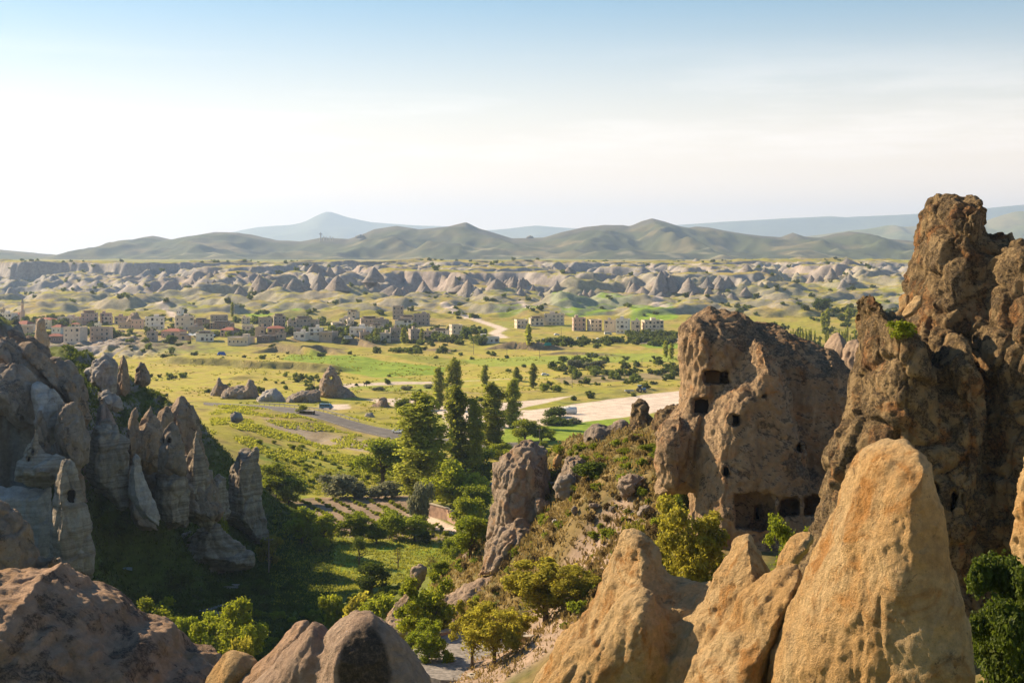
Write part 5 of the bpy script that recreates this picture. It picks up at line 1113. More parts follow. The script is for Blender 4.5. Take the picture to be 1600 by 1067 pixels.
# ================================================================ roads, walls, houses and vehicles
M_ASPH = flat('worn asphalt', (.13, .115, .105), .9, 0, .22, .35)
M_CONC = flat('pale concrete', (.42, .37, .31), .9, 0, .2, 1.0)
def curve(pts, n):
    P = np.array(pts, float); d = np.r_[0, np.cumsum(np.hypot(*np.diff(P, axis=0).T))]; t = np.linspace(0, d[-1], n)
    return np.c_[np.interp(t, d, P[:, 0]), np.interp(t, d, P[:, 1])]
def strip(name, label, up, lo, m, off=.22, n=120, cross=5):
    A = curve([_gflat(*p) for p in up], n); B = curve([_gflat(*p) for p in lo], n); V = []; F = []
    zz = []
    for k in range(cross):
        t = k/(cross-1); zz.append(terr(A[:, 0]*(1-t)+B[:, 0]*t, A[:, 1]*(1-t)+B[:, 1]*t))
    zc = np.max(zz, axis=0)
    ker = np.ones(9)/9; zc = np.convolve(np.pad(zc, 4, mode='edge'), ker, 'valid')+off
    for k in range(-1, cross+1):
        t = min(max(k, 0), cross-1)/(cross-1); X = A[:, 0]*(1-t)+B[:, 0]*t; Y = A[:, 1]*(1-t)+B[:, 1]*t
        if k == -1: X, Y = X+(A-B)[:, 0]*.06, Y+(A-B)[:, 1]*.06
        if k == cross: X, Y = X-(A-B)[:, 0]*.06, Y-(A-B)[:, 1]*.06
        Z = zc-(1.1 if k in (-1, cross) else 0)
        V.append(np.c_[X, Y, Z])
    nn = cross+2; V = np.concatenate(V); i = np.arange(nn*n).reshape(nn, n)
    Q = np.stack([i[1:, :-1], i[1:, 1:], i[:-1, 1:], i[:-1, :-1]], -1).reshape(-1, 4)
    me = mesh_np(name, V, Q, smooth=False); me.materials.append(m); tag(link(name, me), label, kind='structure'); return A, B, zc
RU = [(318,631),(345,633),(400,640),(450,646),(500,653),(560,664),(620,674),(660,681),(720,688),(790,693),(850,692)]
RL = [(318,634),(345,638),(400,648),(450,656),(500,664),(560,675),(620,687),(660,694),(720,701),(790,705),(850,702)]
rA, rB, rz = strip('road', 'grey asphalt road running down the valley', RU, RL, M_ASPH)
M_LINE = flat('worn white line', (.55, .52, .46), .8)
def line_at(t0, t1):
    me = MB()
    X = rA*(1-(t0+t1)/2)+rB*(t0+t1)/2; d = (rB-rA); d = d/np.linalg.norm(d, axis=1)[:, None]*.10
    v = []; 
    for i in range(len(X)): v += [(X[i, 0]-d[i, 0], X[i, 1]-d[i, 1], rz[i]+.012), (X[i, 0]+d[i, 0], X[i, 1]+d[i, 1], rz[i]+.012)]
    me.add(v, [(2*i, 2*i+1, 2*i+3, 2*i+2) for i in range(len(X)-1)])
    tag(me.build('road_marking', M_LINE), 'thin worn white edge line painted on the asphalt road', kind='structure')
line_at(.07, .07); line_at(.93, .93)
# guard rail beyond the road
M_RAIL = flat('weathered steel', (.32, .31, .29), .55, .6)
gr = empty('guard_rail', (rA[30, 0], rA[30, 1], rz[30]), 'low steel guard rail along the far side of the road', 'guard rail')
d_ = (rA-rB); d_ = d_/np.linalg.norm(d_, axis=1)[:, None]; ga = rA+d_*1.2
pts = [(ga[i, 0]-gr.location.x, ga[i, 1]-gr.location.y, rz[i]-gr.location.z+.75) for i in range(22, 66, 2)]
b = MB()
for p, q in zip(pts[:-1], pts[1:]):
    b.add([(p[0], p[1], p[2]-.18), (q[0], q[1], q[2]-.18), (q[0], q[1], q[2]+.18), (p[0], p[1], p[2]+.18), (p[0]+.06, p[1]+.06, p[2]-.18), (q[0]+.06, q[1]+.06, q[2]-.18), (q[0]+.06, q[1]+.06, q[2]+.18), (p[0]+.06, p[1]+.06, p[2]+.18)],
          [(0, 1, 2, 3), (7, 6, 5, 4), (3, 2, 6, 7), (0, 4, 5, 1)])
b.build('rail', M_RAIL, gr)
pm = MB().box(-.08, .08, -.08, .08, -.6, .8).mesh('post', M_RAIL)
for p in pts: link('post', pm, gr, (p[0]+.12, p[1]+.12, p[2]-.75))

# ---- vehicles
PAINT = {n: flat(n+' paint', c, .25, 0) for n, c in (('white', (.72, .72, .70)), ('blue', (.10, .22, .38)), ('silver', (.42, .42, .42)), ('dark', (.05, .05, .06)), ('green', (.04, .25, .18)), ('red', (.35, .05, .03)))}
M_GLASS = flat('car glass', (.03, .045, .055), .08); M_TYRE = flat('tyre', (.02, .02, .02), .9); M_RIM = flat('rim', (.4, .4, .4), .35, .8); M_LAMP = flat('lamp glass', (.7, .68, .6), .15); M_TAIL = flat('tail lamp', (.35, .02, .02), .2)
def wheel(parent, x, y, r, w_=.2):
    wm = MB().tube([(0, -w_/2, 0), (0, w_/2, 0)], r, 14).mesh('tyre', M_TYRE, True); rm = MB().tube([(0, -w_/2-.012, 0), (0, w_/2+.012, 0)], r*.58, 10).mesh('rim', M_RIM)
    o = link('wheel', wm, parent, (x, y, r)); link('rim', rm, o)
def bodyprof(prof, w_, wt, zt, m, name, parent):
    """side outline (x, z) pushed across, the upper points drawn in"""
    v = []; n = len(prof)
    for s in (-1, 1):
        for x, z in prof: v.append((x, s*(w_/2 if z < zt else wt/2), z))
    f = [tuple(range(n))[::-1], tuple(range(n, 2*n))]+[(i, (i+1) % n, (i+1) % n+n, i+n) for i in range(n)]
    b = MB().add(v, f); return b.build(name, m, parent)
def make_car(paint='white', L=4.3, label='', group=None):
    t = empty('car', (0, 0, 0), label, 'car', group); h = L/2
    bodyprof([(-h,.35),(-h,.78),(-h*.93,.92),(-h*.25,.98),(h*.45,1.0),(h*.96,.82),(h,.6),(h,.35)], 1.75, 1.66, .9, PAINT[paint], 'body', t)
    c = bodyprof([(-h*.9,.93),(-h*.72,1.38),(-h*.45,1.47),(h*.12,1.47),(h*.46,.985)], 1.6, 1.28, 1.2, PAINT[paint], 'cabin', t)
    MB().add([(h*.15,-.60,1.44),(h*.15,.60,1.44),(h*.47,.74,1.01),(h*.47,-.74,1.01),(h*.11,-.60,1.40),(h*.11,.60,1.40),(h*.42,.74,.99),(h*.42,-.74,.99)], [(0,1,2,3)[::-1],(4,5,6,7),(0,4,7,3),(1,2,6,5)]).build('windscreen', M_GLASS, t)
    for s in (-1, 1):
        MB().add([(-h*.66,s*.835,1.05),(h*.33,s*.835,1.05),(h*.10,s*.70,1.38),(-h*.58,s*.70,1.36)], [(0,1,2,3) if s < 0 else (3,2,1,0)]).build('side_window', M_GLASS, t)
        MB().box(h-.06, h+.015, s*.62-.2, s*.62+.2, .62, .76).build('headlight', M_LAMP, t); MB().box(-h-.015, -h+.05, s*.66-.15, s*.66+.15, .66, .84).build('tail_light', M_TAIL, t)
        for q in (-.62, .62): wheel(t, q*h, s*.80, .32)
    return t
def make_van(paint='white', L=5.4, label='', group=None, name='minibus', cat='minibus', H=2.2):
    t = empty(name, (0, 0, 0), label, cat, group); h = L/2
    bodyprof([(-h,.4),(-h,H*.95),(-h*.94,H),(h*.45,H),(h*.62,H*.94),(h*.86,1.25),(h*.98,1.1),(h,.9),(h,.4)], 1.95, 1.8, 1.5, PAINT[paint], 'body', t)
    MB().add([(h*.64,-.82,H*.90),(h*.64,.82,H*.90),(h*.865,.90,1.27),(h*.865,-.90,1.27),(h*.60,-.82,H*.88),(h*.60,.82,H*.88),(h*.82,.90,1.25),(h*.82,-.90,1.25)], [(0,1,2,3)[::-1],(4,5,6,7),(0,4,7,3),(1,2,6,5)]).build('windscreen', M_GLASS, t)
    for s in (-1, 1):
        for k in range(4):
            x0 = -h*.9+k*h*.38; MB().box(x0, x0+h*.33, min(s*.93, s*.985), max(s*.93, s*.985), 1.25, H-.38).build('side_window', M_GLASS, t)
        MB().box(h-.05, h+.02, s*.7-.18, s*.7+.18, .72, .9).build('headlight', M_LAMP, t)
        for q in (-.6, .66): wheel(t, q*h, s*.88, .36)
    return t
def put(t, px, py, deg, Y=None, dz=0.02):
    if Y is None: x, y, z = ground(px, py)
    else: x, y = PX(px, Y), Y; z = hz(x, y)
    t.location = (x, y, z+dz); t.rotation_euler = (0, 0, math.radians(deg)); return t
def road_put(t, px, py, deg):
    x, y = _gflat(px, py); i = int(np.argmin(np.hypot((rA+rB)[:, 0]/2-x, (rA+rB)[:, 1]/2-y))); t.location = (x, y, rz[i]+.02); t.rotation_euler = (0, 0, math.radians(deg))
road_put(make_car('white', 4.6, 'white car driving on the road just left of the poplars, nearer of two'), 622, 678, -36)
road_put(make_car('white', 4.6, 'white car following close behind, half hidden by the poplar'), 630, 676, -36)
put(make_van('blue', 5.6, 'pale blue and white minibus parked in the lay-by under the pointed rock'), 510, 639, -10)
put(make_car('blue', 4.3, 'blue car parked in the shade of the garden trees'), 760, 759, -20)
put(make_car('white', 4.3, 'lone white car parked on the open field'), 852, 587, 8)
put(make_van('white', 6.0, 'white minibus parked in front of the cream villas'), 950, 523, 12, Y=None)
put(make_van('white', 10.0, 'long white coach parked at the right end of the villas', None, 'coach', 'coach', 3.1), 1021, 523, 4)
put(make_car('white', 4.4, 'white car parked on the track, left of a close pair'), 922, 556, 5); put(make_car('silver', 4.4, 'silver car parked on the track, right of a close pair'), 930, 556, 5)
put(make_van('white', 6.0, 'white van standing at the village edge under the mound'), 544, 531, 15)
cc = [('white',892,532),('silver',905,530),('white',870,524),('white',862,531),('silver',851,532),('white',935,531),('white',1005,529)]
for k, (p, px, py) in enumerate(cc): put(make_car(p, 4.5, '%s car, %s from the left in the car park before the villas' % (p, ['fourth','fifth','third','second','first','sixth','seventh'][k]), 'cars in the car park'), px, py, 10*k)
put(make_van('white', 7.5, 'white camper van at the hedge of the car park', None, 'camper_van', 'camper van', 2.9), 884, 535, 5)
# tractor and trailer
tr = empty('tractor', (0, 0, 0), 'blue tractor parked at the edge of the pale dusty ground', 'tractor')
MB().box(.2, 2.0, -.4, .4, .9, 1.6).build('bonnet', PAINT['blue'], tr); MB().box(-1.0, .2, -.6, .6, .8, 1.3).build('chassis', PAINT['dark'], tr)
cb = MB().box(-1.0, .2, -.68, .68, 1.3, 2.5).build('cab', M_GLASS, tr); MB().box(-1.1, .3, -.75, .75, 2.5, 2.65).build('roof', PAINT['blue'], cb)
MB().tube([(1.4, .2, 1.6), (1.4, .2, 2.4)], .05, 6).build('exhaust', PAINT['dark'], tr)
for s in (-1, 1): wheel(tr, -.6, s*.95, .82, .42); wheel(tr, 1.5, s*.75, .45, .28)
put(tr, 1001, 613, 10); tr.scale = (1.25,)*3
tl = empty('trailer', (0, 0, 0), 'pale farm trailer with low sides standing left of the tractor', 'trailer')
b = MB().box(-2, 2, -1, 1, .8, .95); b.box(-2, 2, -1.05, -1, .85, 1.5); b.box(-2, 2, 1, 1.05, .85, 1.5); b.box(-2.05, -2, -1, 1, .85, 1.5); b.box(2, 2.05, -1, 1, .85, 1.5); b.build('bed', PAINT['silver'], tl)
MB().tube([(2, 0, .8), (3.2, 0, .6)], .06, 6).build('drawbar', PAINT['dark'], tl)
for s in (-1, 1): wheel(tl, -.4, s*.95, .5, .28)
put(tl, 983, 614, 8)
tk = empty('storage_tank', (0, 0, 0), 'white cylindrical tank lying beside the round dark shrub', 'tank')
MB().tube([(-3.2,0,1.5),(-3.0,0,1.5),(3.0,0,1.5),(3.2,0,1.5)], [.9,1.4,1.4,.9], 18).build('tank_body', PAINT['white'], tk, smooth=True)
for x in (-2, 2): MB().box(x-.2, x+.2, -1, 1, -.1, .5).build('support', M_CONC, tk)
MB().tube([(0,0,2.8),(0,0,3.1)], .35, 10).build('filler_cap', M_RAIL, tk)
put(tk, 889, 647, 4)
# lay-by shelter and stall
st = empty('roadside_stall', (0, 0, 0), 'low roadside stall with a pale flat roof by the road', 'stall')
MB().box(-3.6, 3.6, -1.3, 1.3, 1.75, 1.9).build('roof', M_CONC, st); MB().box(-3.4, 3.4, .9, 1.1, 0, 1.75).build('back_wall', flat('stall wall', (.3,.2,.13), .9), st)
pmh = MB().box(-.07, .07, -.07, .07, 0, 1.75).mesh('post', M_RAIL)
for x in (-3.4, -1.1, 1.1, 3.4): link('post', pmh, st, (x, -1.1, 0))
MB().box(-3.2, 3.2, -1.0, -.4, 0, .9).build('counter', flat('stall counter', (.24,.15,.09), .8), st)
put(st, 478, 649, -20, dz=.1)
tp = MB().add([(-2.5,-1.5,0),(2.5,-1.5,0),(2.5,1.5,0),(-2.5,1.5,0),(-1.4,0,1.8),(1.4,0,1.8)], [(0,1,5,4),(1,2,5),(2,3,4,5),(3,0,4)]).build('tent', flat('blue tarpaulin', (.03,.12,.42), .5)); tag(tp, 'small bright blue tarpaulin tent on the bank before the village', 'tent'); put(tp, 346, 555, 15); tp.scale = (1.2,)*3
tp2 = tp.copy(); COL.objects.link(tp2); tp2.data = tp.data.copy(); tp2.data.materials[0] = PAINT['green']; tag(tp2, 'green tarpaulin shelter beside the garden trees of the villas', 'tent'); put(tp2, 856, 541, 0)
hs_ = MB().tube([(-.5,0,1.0),(.5,0,1.05)], [.28,.3], 8); hs_.tube([(.45,0,1.15),(.75,0,1.5),(.95,0,1.35)], [.18,.12,.07], 7); hs_.tube([(-.5,0,1.1),(-.75,0,.7)], [.06,.03], 5)
for lx, ly in ((-.42,-.14),(-.42,.14),(.4,-.14),(.4,.14)): hs_.tube([(lx,ly,1.0),(lx+.05,ly,.5),(lx,ly,0)], [.11,.06,.05], 6)
ho = hs_.build('horse', flat('dark horse coat', (.05,.03,.02), .7), None, smooth=True); tag(ho, 'dark horse standing on the grass beyond the dust track', 'horse'); put(ho, 571, 604, 170); ho.scale = (1.5,)*3
# utility poles
M_WOOD = flat('weathered pole', (.25, .20, .16), .9)
def pole(px, base, top, lb, Y=None):
    if Y is None: x, y, z = ground(px, base)
    else: x, y = PX(px, Y), Y; z = hz(x, y)
    t = empty('utility_pole', (x, y, z-.2), lb, 'utility pole', 'utility poles'); h = PZ(top, y)-z+.2
    MB().tube([(0,0,0),(0,0,h)], [.16,.10], 7).build('pole', M_WOOD, t)
    MB().box(-.9, .9, -.06, .06, h-.55, h-.42).build('crossarm', M_WOOD, t)
    for s in (-.8, 0, .8): MB().tube([(s,0,h-.42),(s,0,h-.2)], .06, 6).build('insulator', M_CONC, t)
for px, b_, tp_, lb in ((420,896,839,'pale wooden pole standing at the edge of the deep shade'),(843,697,669,'thin pole rising behind the streaked outcrop'),(792,560,545,'thin pole in the far field, left of three'),(843,560,546,'thin pole in the far field, middle of three'),(894,606,585,'dark pole in the field beyond the dusty ground'),(1003,574,560,'thin pole near the hedges by the chimney'),
    (740,554,529,'lamp pole before the low white building'),(877,531,512,'lamp pole beside the villas'),(491,605,592,'pole by the pointed rock')): pole(px, b_, tp_, lb)
# ---- garden wall
W0, W1, W2 = ground(666, 805), ground(700, 813), ground(741, 834)
M_STONE = flat('rosy stone wall', (.38, .25, .19), .95, 0, .3, .8)
gw = empty('garden_wall', (W0[0], W0[1], W0[2]), 'rosy stone garden wall with a pale coping below the trees', 'wall')
def wseg(a, c, h0, h1, th, z0, m, nm):
    a = Vector(a)-Vector(W0); c = Vector(c)-Vector(W0); d = (c-a); d.z = 0; d.normalize(); n = Vector((-d.y, d.x, 0))*th/2
    v = [a-n, c-n, c+n, a+n]; bot = [(p.x, p.y, p.z+z0) for p in v]; tp_ = [(p.x, p.y, p.z+hh) for p, hh in zip(v, (h0, h1, h1, h0))]
    MB().add(bot+tp_, [(3,2,1,0),(4,5,6,7),(0,1,5,4),(1,2,6,5),(2,3,7,6),(3,0,4,7)]).build(nm, m, gw)
for a, c, h0, h1 in ((W0, W1, 3.1, 2.9), (W1, W2, 2.9, 2.4)):
    wseg(a, c, h0, h1, .6, -.5, M_STONE, 'wall')
    a2 = Vector(a)+Vector((0, 0, h0+.004)); c2 = Vector(c)+Vector((0, 0, h1+.004)); wseg(a2, c2, .22, .22, .85, 0, M_CONC, 'coping')
# ---- the paved yard in the lower middle
def P3(px, Y): x = PX(px, Y); return (x, Y, hz(x, Y))
M_DUSTY = flat('grey paving', (.24, .215, .20), .9, 0, .4, 2.2)
def slab(name, label, kind, pts, z0, z1, m, parent=None):
    n = len(pts); v = [(x, y, z0) for x, y in pts]+[(x, y, z1) for x, y in pts]
    b = MB().add(v, [tuple(range(n))[::-1], tuple(range(n, 2*n))]+[(i, (i+1) % n, (i+1) % n+n, i+n) for i in range(n)])
    o = b.build(name, m, parent)
    if kind == 'structure': tag(o, label, kind=kind)
    elif label: tag(o, label, kind)
    return o
zy = -41.7
slab('paved_yard', 'grey paved yard under the young trees', 'structure', [(PX(632,150),142.5),(PX(690,141),139),(PX(760,140),138.5),(PX(862,142),139),(PX(905,150),150),(PX(880,157),156),(PX(720,157),157.5),(PX(668,155),154),(PX(640,150),148)], zy-1.6, zy, M_DUSTY)
for (a, ya, c, yc, h, lb) in [(660,153.5,735,158.3,.38,'low stone kerb along the far side of the paved yard'),(806,149,862,149.5,.55,'low wall behind the information board'),(733,137.6,790,139.3,.95,'low wall corner in front of the slim trees, left arm'),(733,137.5,800,133.6,.95,'low wall corner in front of the slim trees, right arm'),(800,151.5,870,152,.9,'long low wall under the largest yard tree')]:
    A_, B_ = Vector((PX(a, ya), ya, zy)), Vector((PX(c, yc), yc, zy)); d = (B_-A_).normalized(); n = Vector((-d.y, d.x, 0))*.3
    t = empty('low_wall', tuple(A_), lb, 'wall')
    slab('wall', None, None, [tuple((p-A_)[:2]) for p in (A_-n, B_-n, B_+n, A_+n)], -2.0, h-.12, M_STONE, t)
    n2_ = n*1.25; slab('coping', None, None, [tuple((p-A_)[:2]) for p in (A_-n2_, B_-n2_, B_+n2_, A_+n2_)], h-.116, h+.03, M_CONC, t)
pl = empty('stone_pier', (PX(812,137), 137, zy), 'square stone pier with a flat cap below the information board', 'pier')
MB().box(-1.0, 1.0, -.8, .8, -3, 1.0).build('shaft', M_STONE, pl); MB().box(-1.25, 1.25, -1.05, 1.05, 1.004, 1.22).build('cap', M_CONC, pl)
M_BOARD = flat('dark brown board', (.06, .03, .022), .6)
sb = empty('information_board', (PX(834,143), 143, zy), 'dark brown information board on two posts in the yard', 'board')
MB().box(-.75, .75, -.04, .04, .85, 2.0).build('panel', M_BOARD, sb)
for s in (-.8, .8): MB().box(s-.05, s+.05, -.06, .06, -.2, 2.1).build('post', M_BOARD, sb)
sb2 = empty('sign', (PX(644,147), 147, zy), 'small dark sign on a post beside the cone-like tree', 'sign')
MB().box(-.05, .05, -.05, .05, -.4, 1.9).build('post', M_BOARD, sb2); MB().box(-.05, .5, -.08, -.052, 1.3, 1.8).build('panel', M_BOARD, sb2)
# trough and tin sheet in the shaded hollow
x, y, z = ground(361, 918); tg = empty('trough', (x, y, z), 'grey concrete trough in the shaded grass', 'trough')
b = MB().box(-1.5, 1.5, -1, -.85, -.2, .5); b.box(-1.5, 1.5, .85, 1, -.2, .5); b.box(-1.5, -1.35, -.85, .85, -.2, .5); b.box(1.35, 1.5, -.85, .85, -.2, .5); b.build('rim', M_CONC, tg); MB().box(-1.35, 1.35, -.85, .85, -.1, .1).build('bottom', M_DUSTY, tg)
x, y, z = ground(199, 889); ts = MB().box(-.9, .9, -.5, .5, .1, .16).build('metal_sheet', flat('bluish tin', (.25,.33,.36), .4, .3), None, (x, y, z)); ts.rotation_euler = (.5, .3, .4); tag(ts, 'bluish tin sheet lying in the dark hollow', 'sheet')
slab('footpath', 'pale path patch on the shaded valley floor', 'structure', [_gflat(308,956),_gflat(345,946),_gflat(372,944),_gflat(378,950),_gflat(340,962)], -66, -64.75, M_DUSTY)

# ---- village
WC = {'w': ('white', (.62,.58,.52)), 'c': ('cream', (.55,.46,.36)), 't': ('tan', (.42,.32,.24)), 'g': ('grey-brown', (.33,.27,.225)), 'p': ('pinkish', (.45,.32,.26)), 'b': ('brown', (.26,.18,.14)), 'd': ('dark', (.16,.13,.12))}
WM = {k: flat('house wall '+v[0], tuple(min(q*1.18, .75) for q in v[1]), .9, 0, .12, .4) for k, v in WC.items()}
M_ROOF = flat('flat roof', (.30,.25,.21), .9, 0, .2, .3); M_TILE = flat('red roof tiles', (.30,.10,.065), .85, 0, .3, .8); M_WIN = flat('dark window glass', (.035,.045,.055), .15); M_FR = flat('window surround', (.5,.43,.36), .9); M_AWN = flat('terrace canopy', (.09,.075,.07), .8); M_TANKW = flat('rooftop metal', (.55,.55,.53), .4, .3)
winm = MB().box(-.5, .5, -.5, .5, 0, 1).mesh('pane', M_WIN)
fm = MB().box(-.68, .68, -.03, .03, -.16, 0); fm.box(-.68, .68, -.03, .03, 1, 1.14); fm.box(-.68, -.5, -.03, .03, 0, 1); fm.box(.5, .68, -.03, .03, 0, 1); frm = fm.mesh('frame', M_FR)
HOUSES = [  # x0, x1, top, base, wall, roof (f flat, h tiled hip, a flat with dark canopy), extra
 (0,27,490,502,'w','f'),(0,9,484,492,'g','f'),(16,37,488,499,'t','h'),(24,54,501,519,'w','h'),(56,90,496,507,'c','h'),(90,131,496,507,'c','f'),(124,156,485,507,'p','a'),(156,176,490,505,'p','f'),(82,103,507,520,'w','h'),(74,101,521,534,'d','h'),(101,135,512,534,'c','f'),(111,126,504,512,'c','h'),
 (141,176,512,531,'t','f'),(148,158,506,513,'w','f'),(180,203,495,507,'p','f'),(226,204,500,513,'p','f'),(224,260,496,515,'w','f'),(270,306,495,516,'c','f'),(300,328,497,509,'b','a'),(327,358,493,502,'g','f'),(327,367,502,514,'b','a'),(252,292,513,527,'p','h'),(295,318,511,520,'g','f'),(303,337,517,533,'w','a'),(345,375,511,526,'p','h'),
 (275,298,521,532,'t','a'),(230,246,519,532,'g','f'),(276,287,484,491,'w','f'),(355,399,527,538,'c','f'),(402,427,497,512,'g','f'),(425,448,490,510,'g','a'),(447,466,502,513,'g','f'),(459,488,494,512,'g','a'),(376,399,509,521,'c','f'),(398,416,512,523,'t','f'),(415,447,509,521,'b','h'),(431,447,518,530,'t','a'),(402,431,523,533,'d','a'),
 (447,483,513,521,'b','a'),(459,484,520,529,'w','f'),(482,505,513,525,'w','f'),(499,528,519,529,'g','f'),(516,536,505,520,'c','f'),(543,562,484,498,'c','a'),(530,553,498,510,'c','f'),(524,545,506,521,'w','a'),(540,554,500,513,'c','f'),(560,596,494,512,'t','a'),(580,610,500,514,'g','f'),(545,583,512,522,'w','f'),
 (612,632,479,497,'g','f'),(624,650,492,508,'g','a'),(645,673,491,508,'g','f'),(616,646,498,510,'w','a'),(577,601,505,520,'c','a'),(608,628,513,530,'g','f'),(637,658,515,530,'g','f'),(674,702,513,527,'w','a'),(701,723,508,528,'c','f'),(738,783,527,536,'w','f'),
 (803,826,500,513,'c','f'),(825,851,494,509,'c','a'),(848,884,491,508,'c','f'),(893,916,497,517,'p','f'),(917,941,500,517,'c','f'),(943,963,501,519,'c','f'),(961,986,499,521,'w','f'),(985,1002,502,519,'c','f'),(1001,1038,501,519,'c','f'),(160,178,495,506,'c','f'),(30,52,510,522,'t','f'),(3,22,503,514,'t','h'),
 (186,212,504,513,'t','f'),(376,392,497,506,'c','f'),(484,500,500,512,'t','f'),(560,580,520,530,'t','f'),(590,612,521,531,'c','f'),(660,676,518,529,'t','f'),(110,128,500,509,'t','f'),(62,80,503,514,'c','f')]
ORD = ['first','second','third','fourth','fifth','sixth','seventh','eighth','ninth','tenth','eleventh','twelfth','thirteenth','fourteenth','fifteenth','sixteenth','seventeenth','eighteenth','nineteenth','twentieth']
cnt = {}
HOUSES = [(min(h[0], h[1]), max(h[0], h[1]))+h[2:] for h in HOUSES]
order = sorted(range(len(HOUSES)), key=lambda i: HOUSES[i][0]); lab = {}
for i in order:
    x0, x1, tp_, bs, wc, rf = HOUSES[i]; zone = 'villa row' if x0 > 880 else 'hotel terrace' if x0 > 790 else ('upper side of the village' if bs < 509 else 'middle of the village' if bs < 522 else 'lower edge of the village')
    size = 'wide' if x1-x0 > 29 else 'small' if x1-x0 < 20 else 'mid-sized'
    rt = {'f': 'flat-roofed', 'h': 'tile-roofed', 'a': 'canopy-roofed'}[rf]
    key = (wc, rt, zone); cnt[key] = cnt.get(key, 0)+1
    lab[i] = '%s %s %s house, %s such from the left, %s' % (size, WC[wc][0], rt, ORD[cnt[key]-1], zone)
rh = random.Random(4)
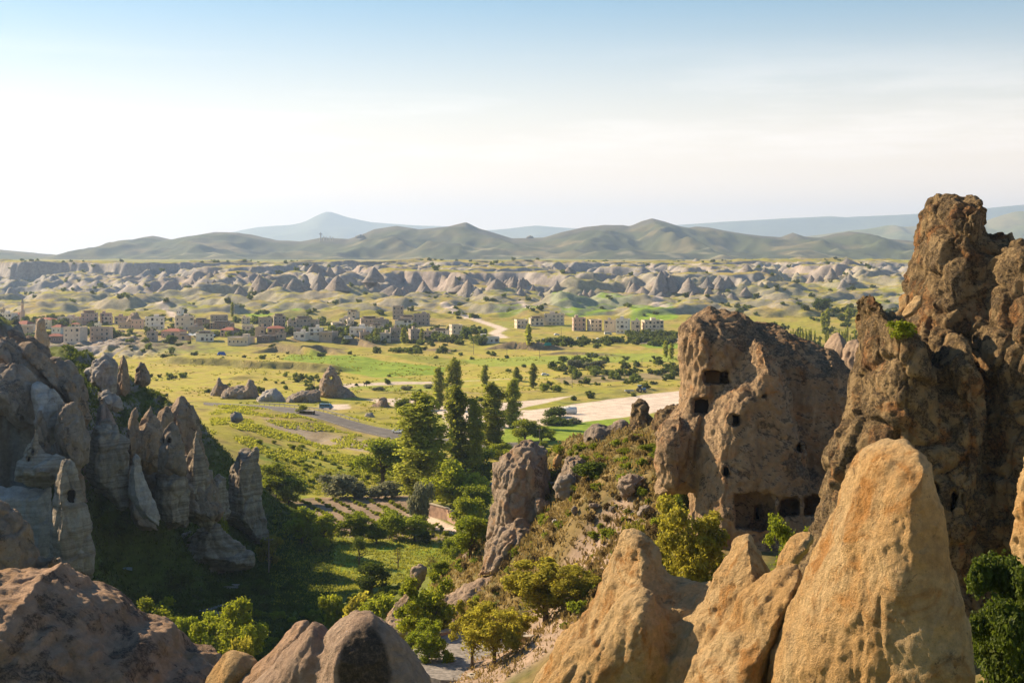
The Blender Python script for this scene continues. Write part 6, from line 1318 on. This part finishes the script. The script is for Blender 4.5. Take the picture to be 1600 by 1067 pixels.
for i, (x0, x1, tp_, bs, wc, rf) in enumerate(HOUSES):
    px = (x0+x1)/2
    Yg = ground(px, bs, 700, 1600)[1]
    x = PX(px, Yg); z = hz(x, Yg); zt = PZ(tp_, Yg); W = (x1-x0)/F_PX*Yg*.88; H = max(zt-z, 3.2); D = min(W, 12)*rh.uniform(.8, 1.0)
    ang = rh.uniform(-.35, .30); W = W/(math.cos(ang)+abs(math.sin(ang))*D/W*.8)
    t = empty('house', (x, Yg, z), lab[i], 'house', 'houses of the village', ang)
    m = WM[wc]; hr = H if rf != 'h' else H*.72
    if rf == 'a': hr = H*.80
    MB().box(-W/2, W/2, -D/2, D/2, -6, hr).build('wall', m, t)
    if rf == 'f':
        b = MB()
        for q in ((-W/2-.15, W/2+.15, -D/2-.15, -D/2+.2), (-W/2-.15, W/2+.15, D/2-.2, D/2+.15), (-W/2-.15, -W/2+.2, -D/2+.2, D/2-.2), (W/2-.2, W/2+.15, -D/2+.2, D/2-.2)): b.box(*q, hr-.25, hr+.55)
        b.build('parapet', m, t); MB().box(-W/2+.2, W/2-.2, -D/2+.2, D/2-.2, hr-.1, hr+.06).build('roof', M_ROOF, t)
        if rh.random() < .7:
            u0 = rh.uniform(-W*.35, W*.1); c_ = MB().box(u0, u0+W*.25, -D*.1, D*.3, hr+.065, hr+2.4).build('stair_tower', m, t)
        if rh.random() < .5: MB().tube([(W*.3, 0, hr+.1), (W*.3, 0, hr+1.3)], .45, 8).build('water_tank', M_TANKW, t)
    elif rf == 'h':
        e = .6; b = MB().add([(-W/2-e,-D/2-e,hr),(W/2+e,-D/2-e,hr),(W/2+e,D/2+e,hr),(-W/2-e,D/2+e,hr),(-W*.22,0,H),(W*.22,0,H)], [(3,2,1,0),(0,1,5,4),(1,2,5),(2,3,4,5),(3,0,4)]); b.build('roof', M_TILE, t)
    else:
        MB().box(-W/2-.3, W/2+.3, -D/2-.3, D/2+.3, hr+.003, hr+.25).build('roof', M_ROOF, t)
        MB().box(-W*.42, W*.38, -D*.42, D*.35, H-.22, H).build('canopy', M_AWN, t)
        MB().box(-W*.36, W*.30, -D*.02, D*.30, hr+.253, H-.225).build('penthouse', m, t)
        pm_ = MB().box(-.12, .12, -.12, .12, hr+.253, H-.225).mesh('post', M_AWN)
        for q in (-W*.40, -W*.02, W*.36): link('post', pm_, t, (q, -D*.40, 0))
    fl = max(1, int(round(hr/3.4))); fh = hr/fl
    for f_ in range(fl):
        n = max(2, int(W/3.1))
        for k in range(n):
            if rh.random() < .12: continue
            big = rh.random() < .2; ww = rh.uniform(1.3, 2.2) if big else rh.uniform(.75, 1.05); wh = rh.uniform(1.5, 2.1) if big else rh.uniform(1.0, 1.4)
            wo = link('window', frm, t, (-W/2+(k+.5)*W/n, -D/2-.035, f_*fh+fh*.32), 0, (ww, 1, wh)); link('pane', winm, wo, (0, .0, 0), 0, (1, .03, 1))
        for k in range(max(1, int(D/4))):
            wo = link('window', frm, t, (-W/2-.035, -D/2+(k+.5)*D/max(1, int(D/4)), f_*fh+fh*.32), math.pi/2, (1.0, 1, 1.4)); link('pane', winm, wo, (0, 0, 0), 0, (1, .03, 1))
    if rh.random() < .45:
        MB().box(-W*.3, W*.25, -D/2-1.6, -D/2-.08, fh-.2, fh).build('balcony', m, t)
# minaret
x = PX(35, 1290); z = hz(x, 1290); mn = empty('minaret', (x, 1290, z), 'slender rosy stone minaret with a pointed cap at the left edge of the village', 'minaret'); hh = PZ(465, 1290)-z
MB().tube([(0,0,-3),(0,0,hh*.45)], [2.3,2.2], 8).build('base', WM['p'], mn); MB().tube([(0,0,hh*.45),(0,0,hh*.50),(0,0,hh*.78)], [2.2,1.25,1.15], 10).build('shaft', WM['p'], mn); MB().tube([(0,0,hh*.70),(0,0,hh*.72),(0,0,hh*.75)], [1.2,1.9,1.9], 10).build('gallery', WM['c'], mn)
MB().tube([(0,0,hh*.78),(0,0,hh*.80),(0,0,hh)], [1.2,1.3,.05], 10).build('cap', M_ROOF, mn)
# white parasols by the lower houses
ps = MB().add([(-2,-2,2.3),(2,-2,2.3),(2,2,2.3),(-2,2,2.3),(0,0,3.4)], [(0,1,4),(1,2,4),(2,3,4),(3,0,4),(3,2,1,0)]).mesh('canopy', PAINT['white']); pp = MB().tube([(0,0,0),(0,0,2.5)], .07, 6).mesh('pole', M_RAIL)
for k, px in enumerate((297, 305, 313, 321, 329)):
    x, y, z = ground(px, 532.5, 700, 1500); t = empty('parasol', (x, y, z+.3), 'white terrace parasol, %s of five in a row below the houses' % ORD[k], 'parasol', 'terrace parasols'); link('canopy', ps, t, sc=1.6); link('pole', pp, t, sc=1.6)
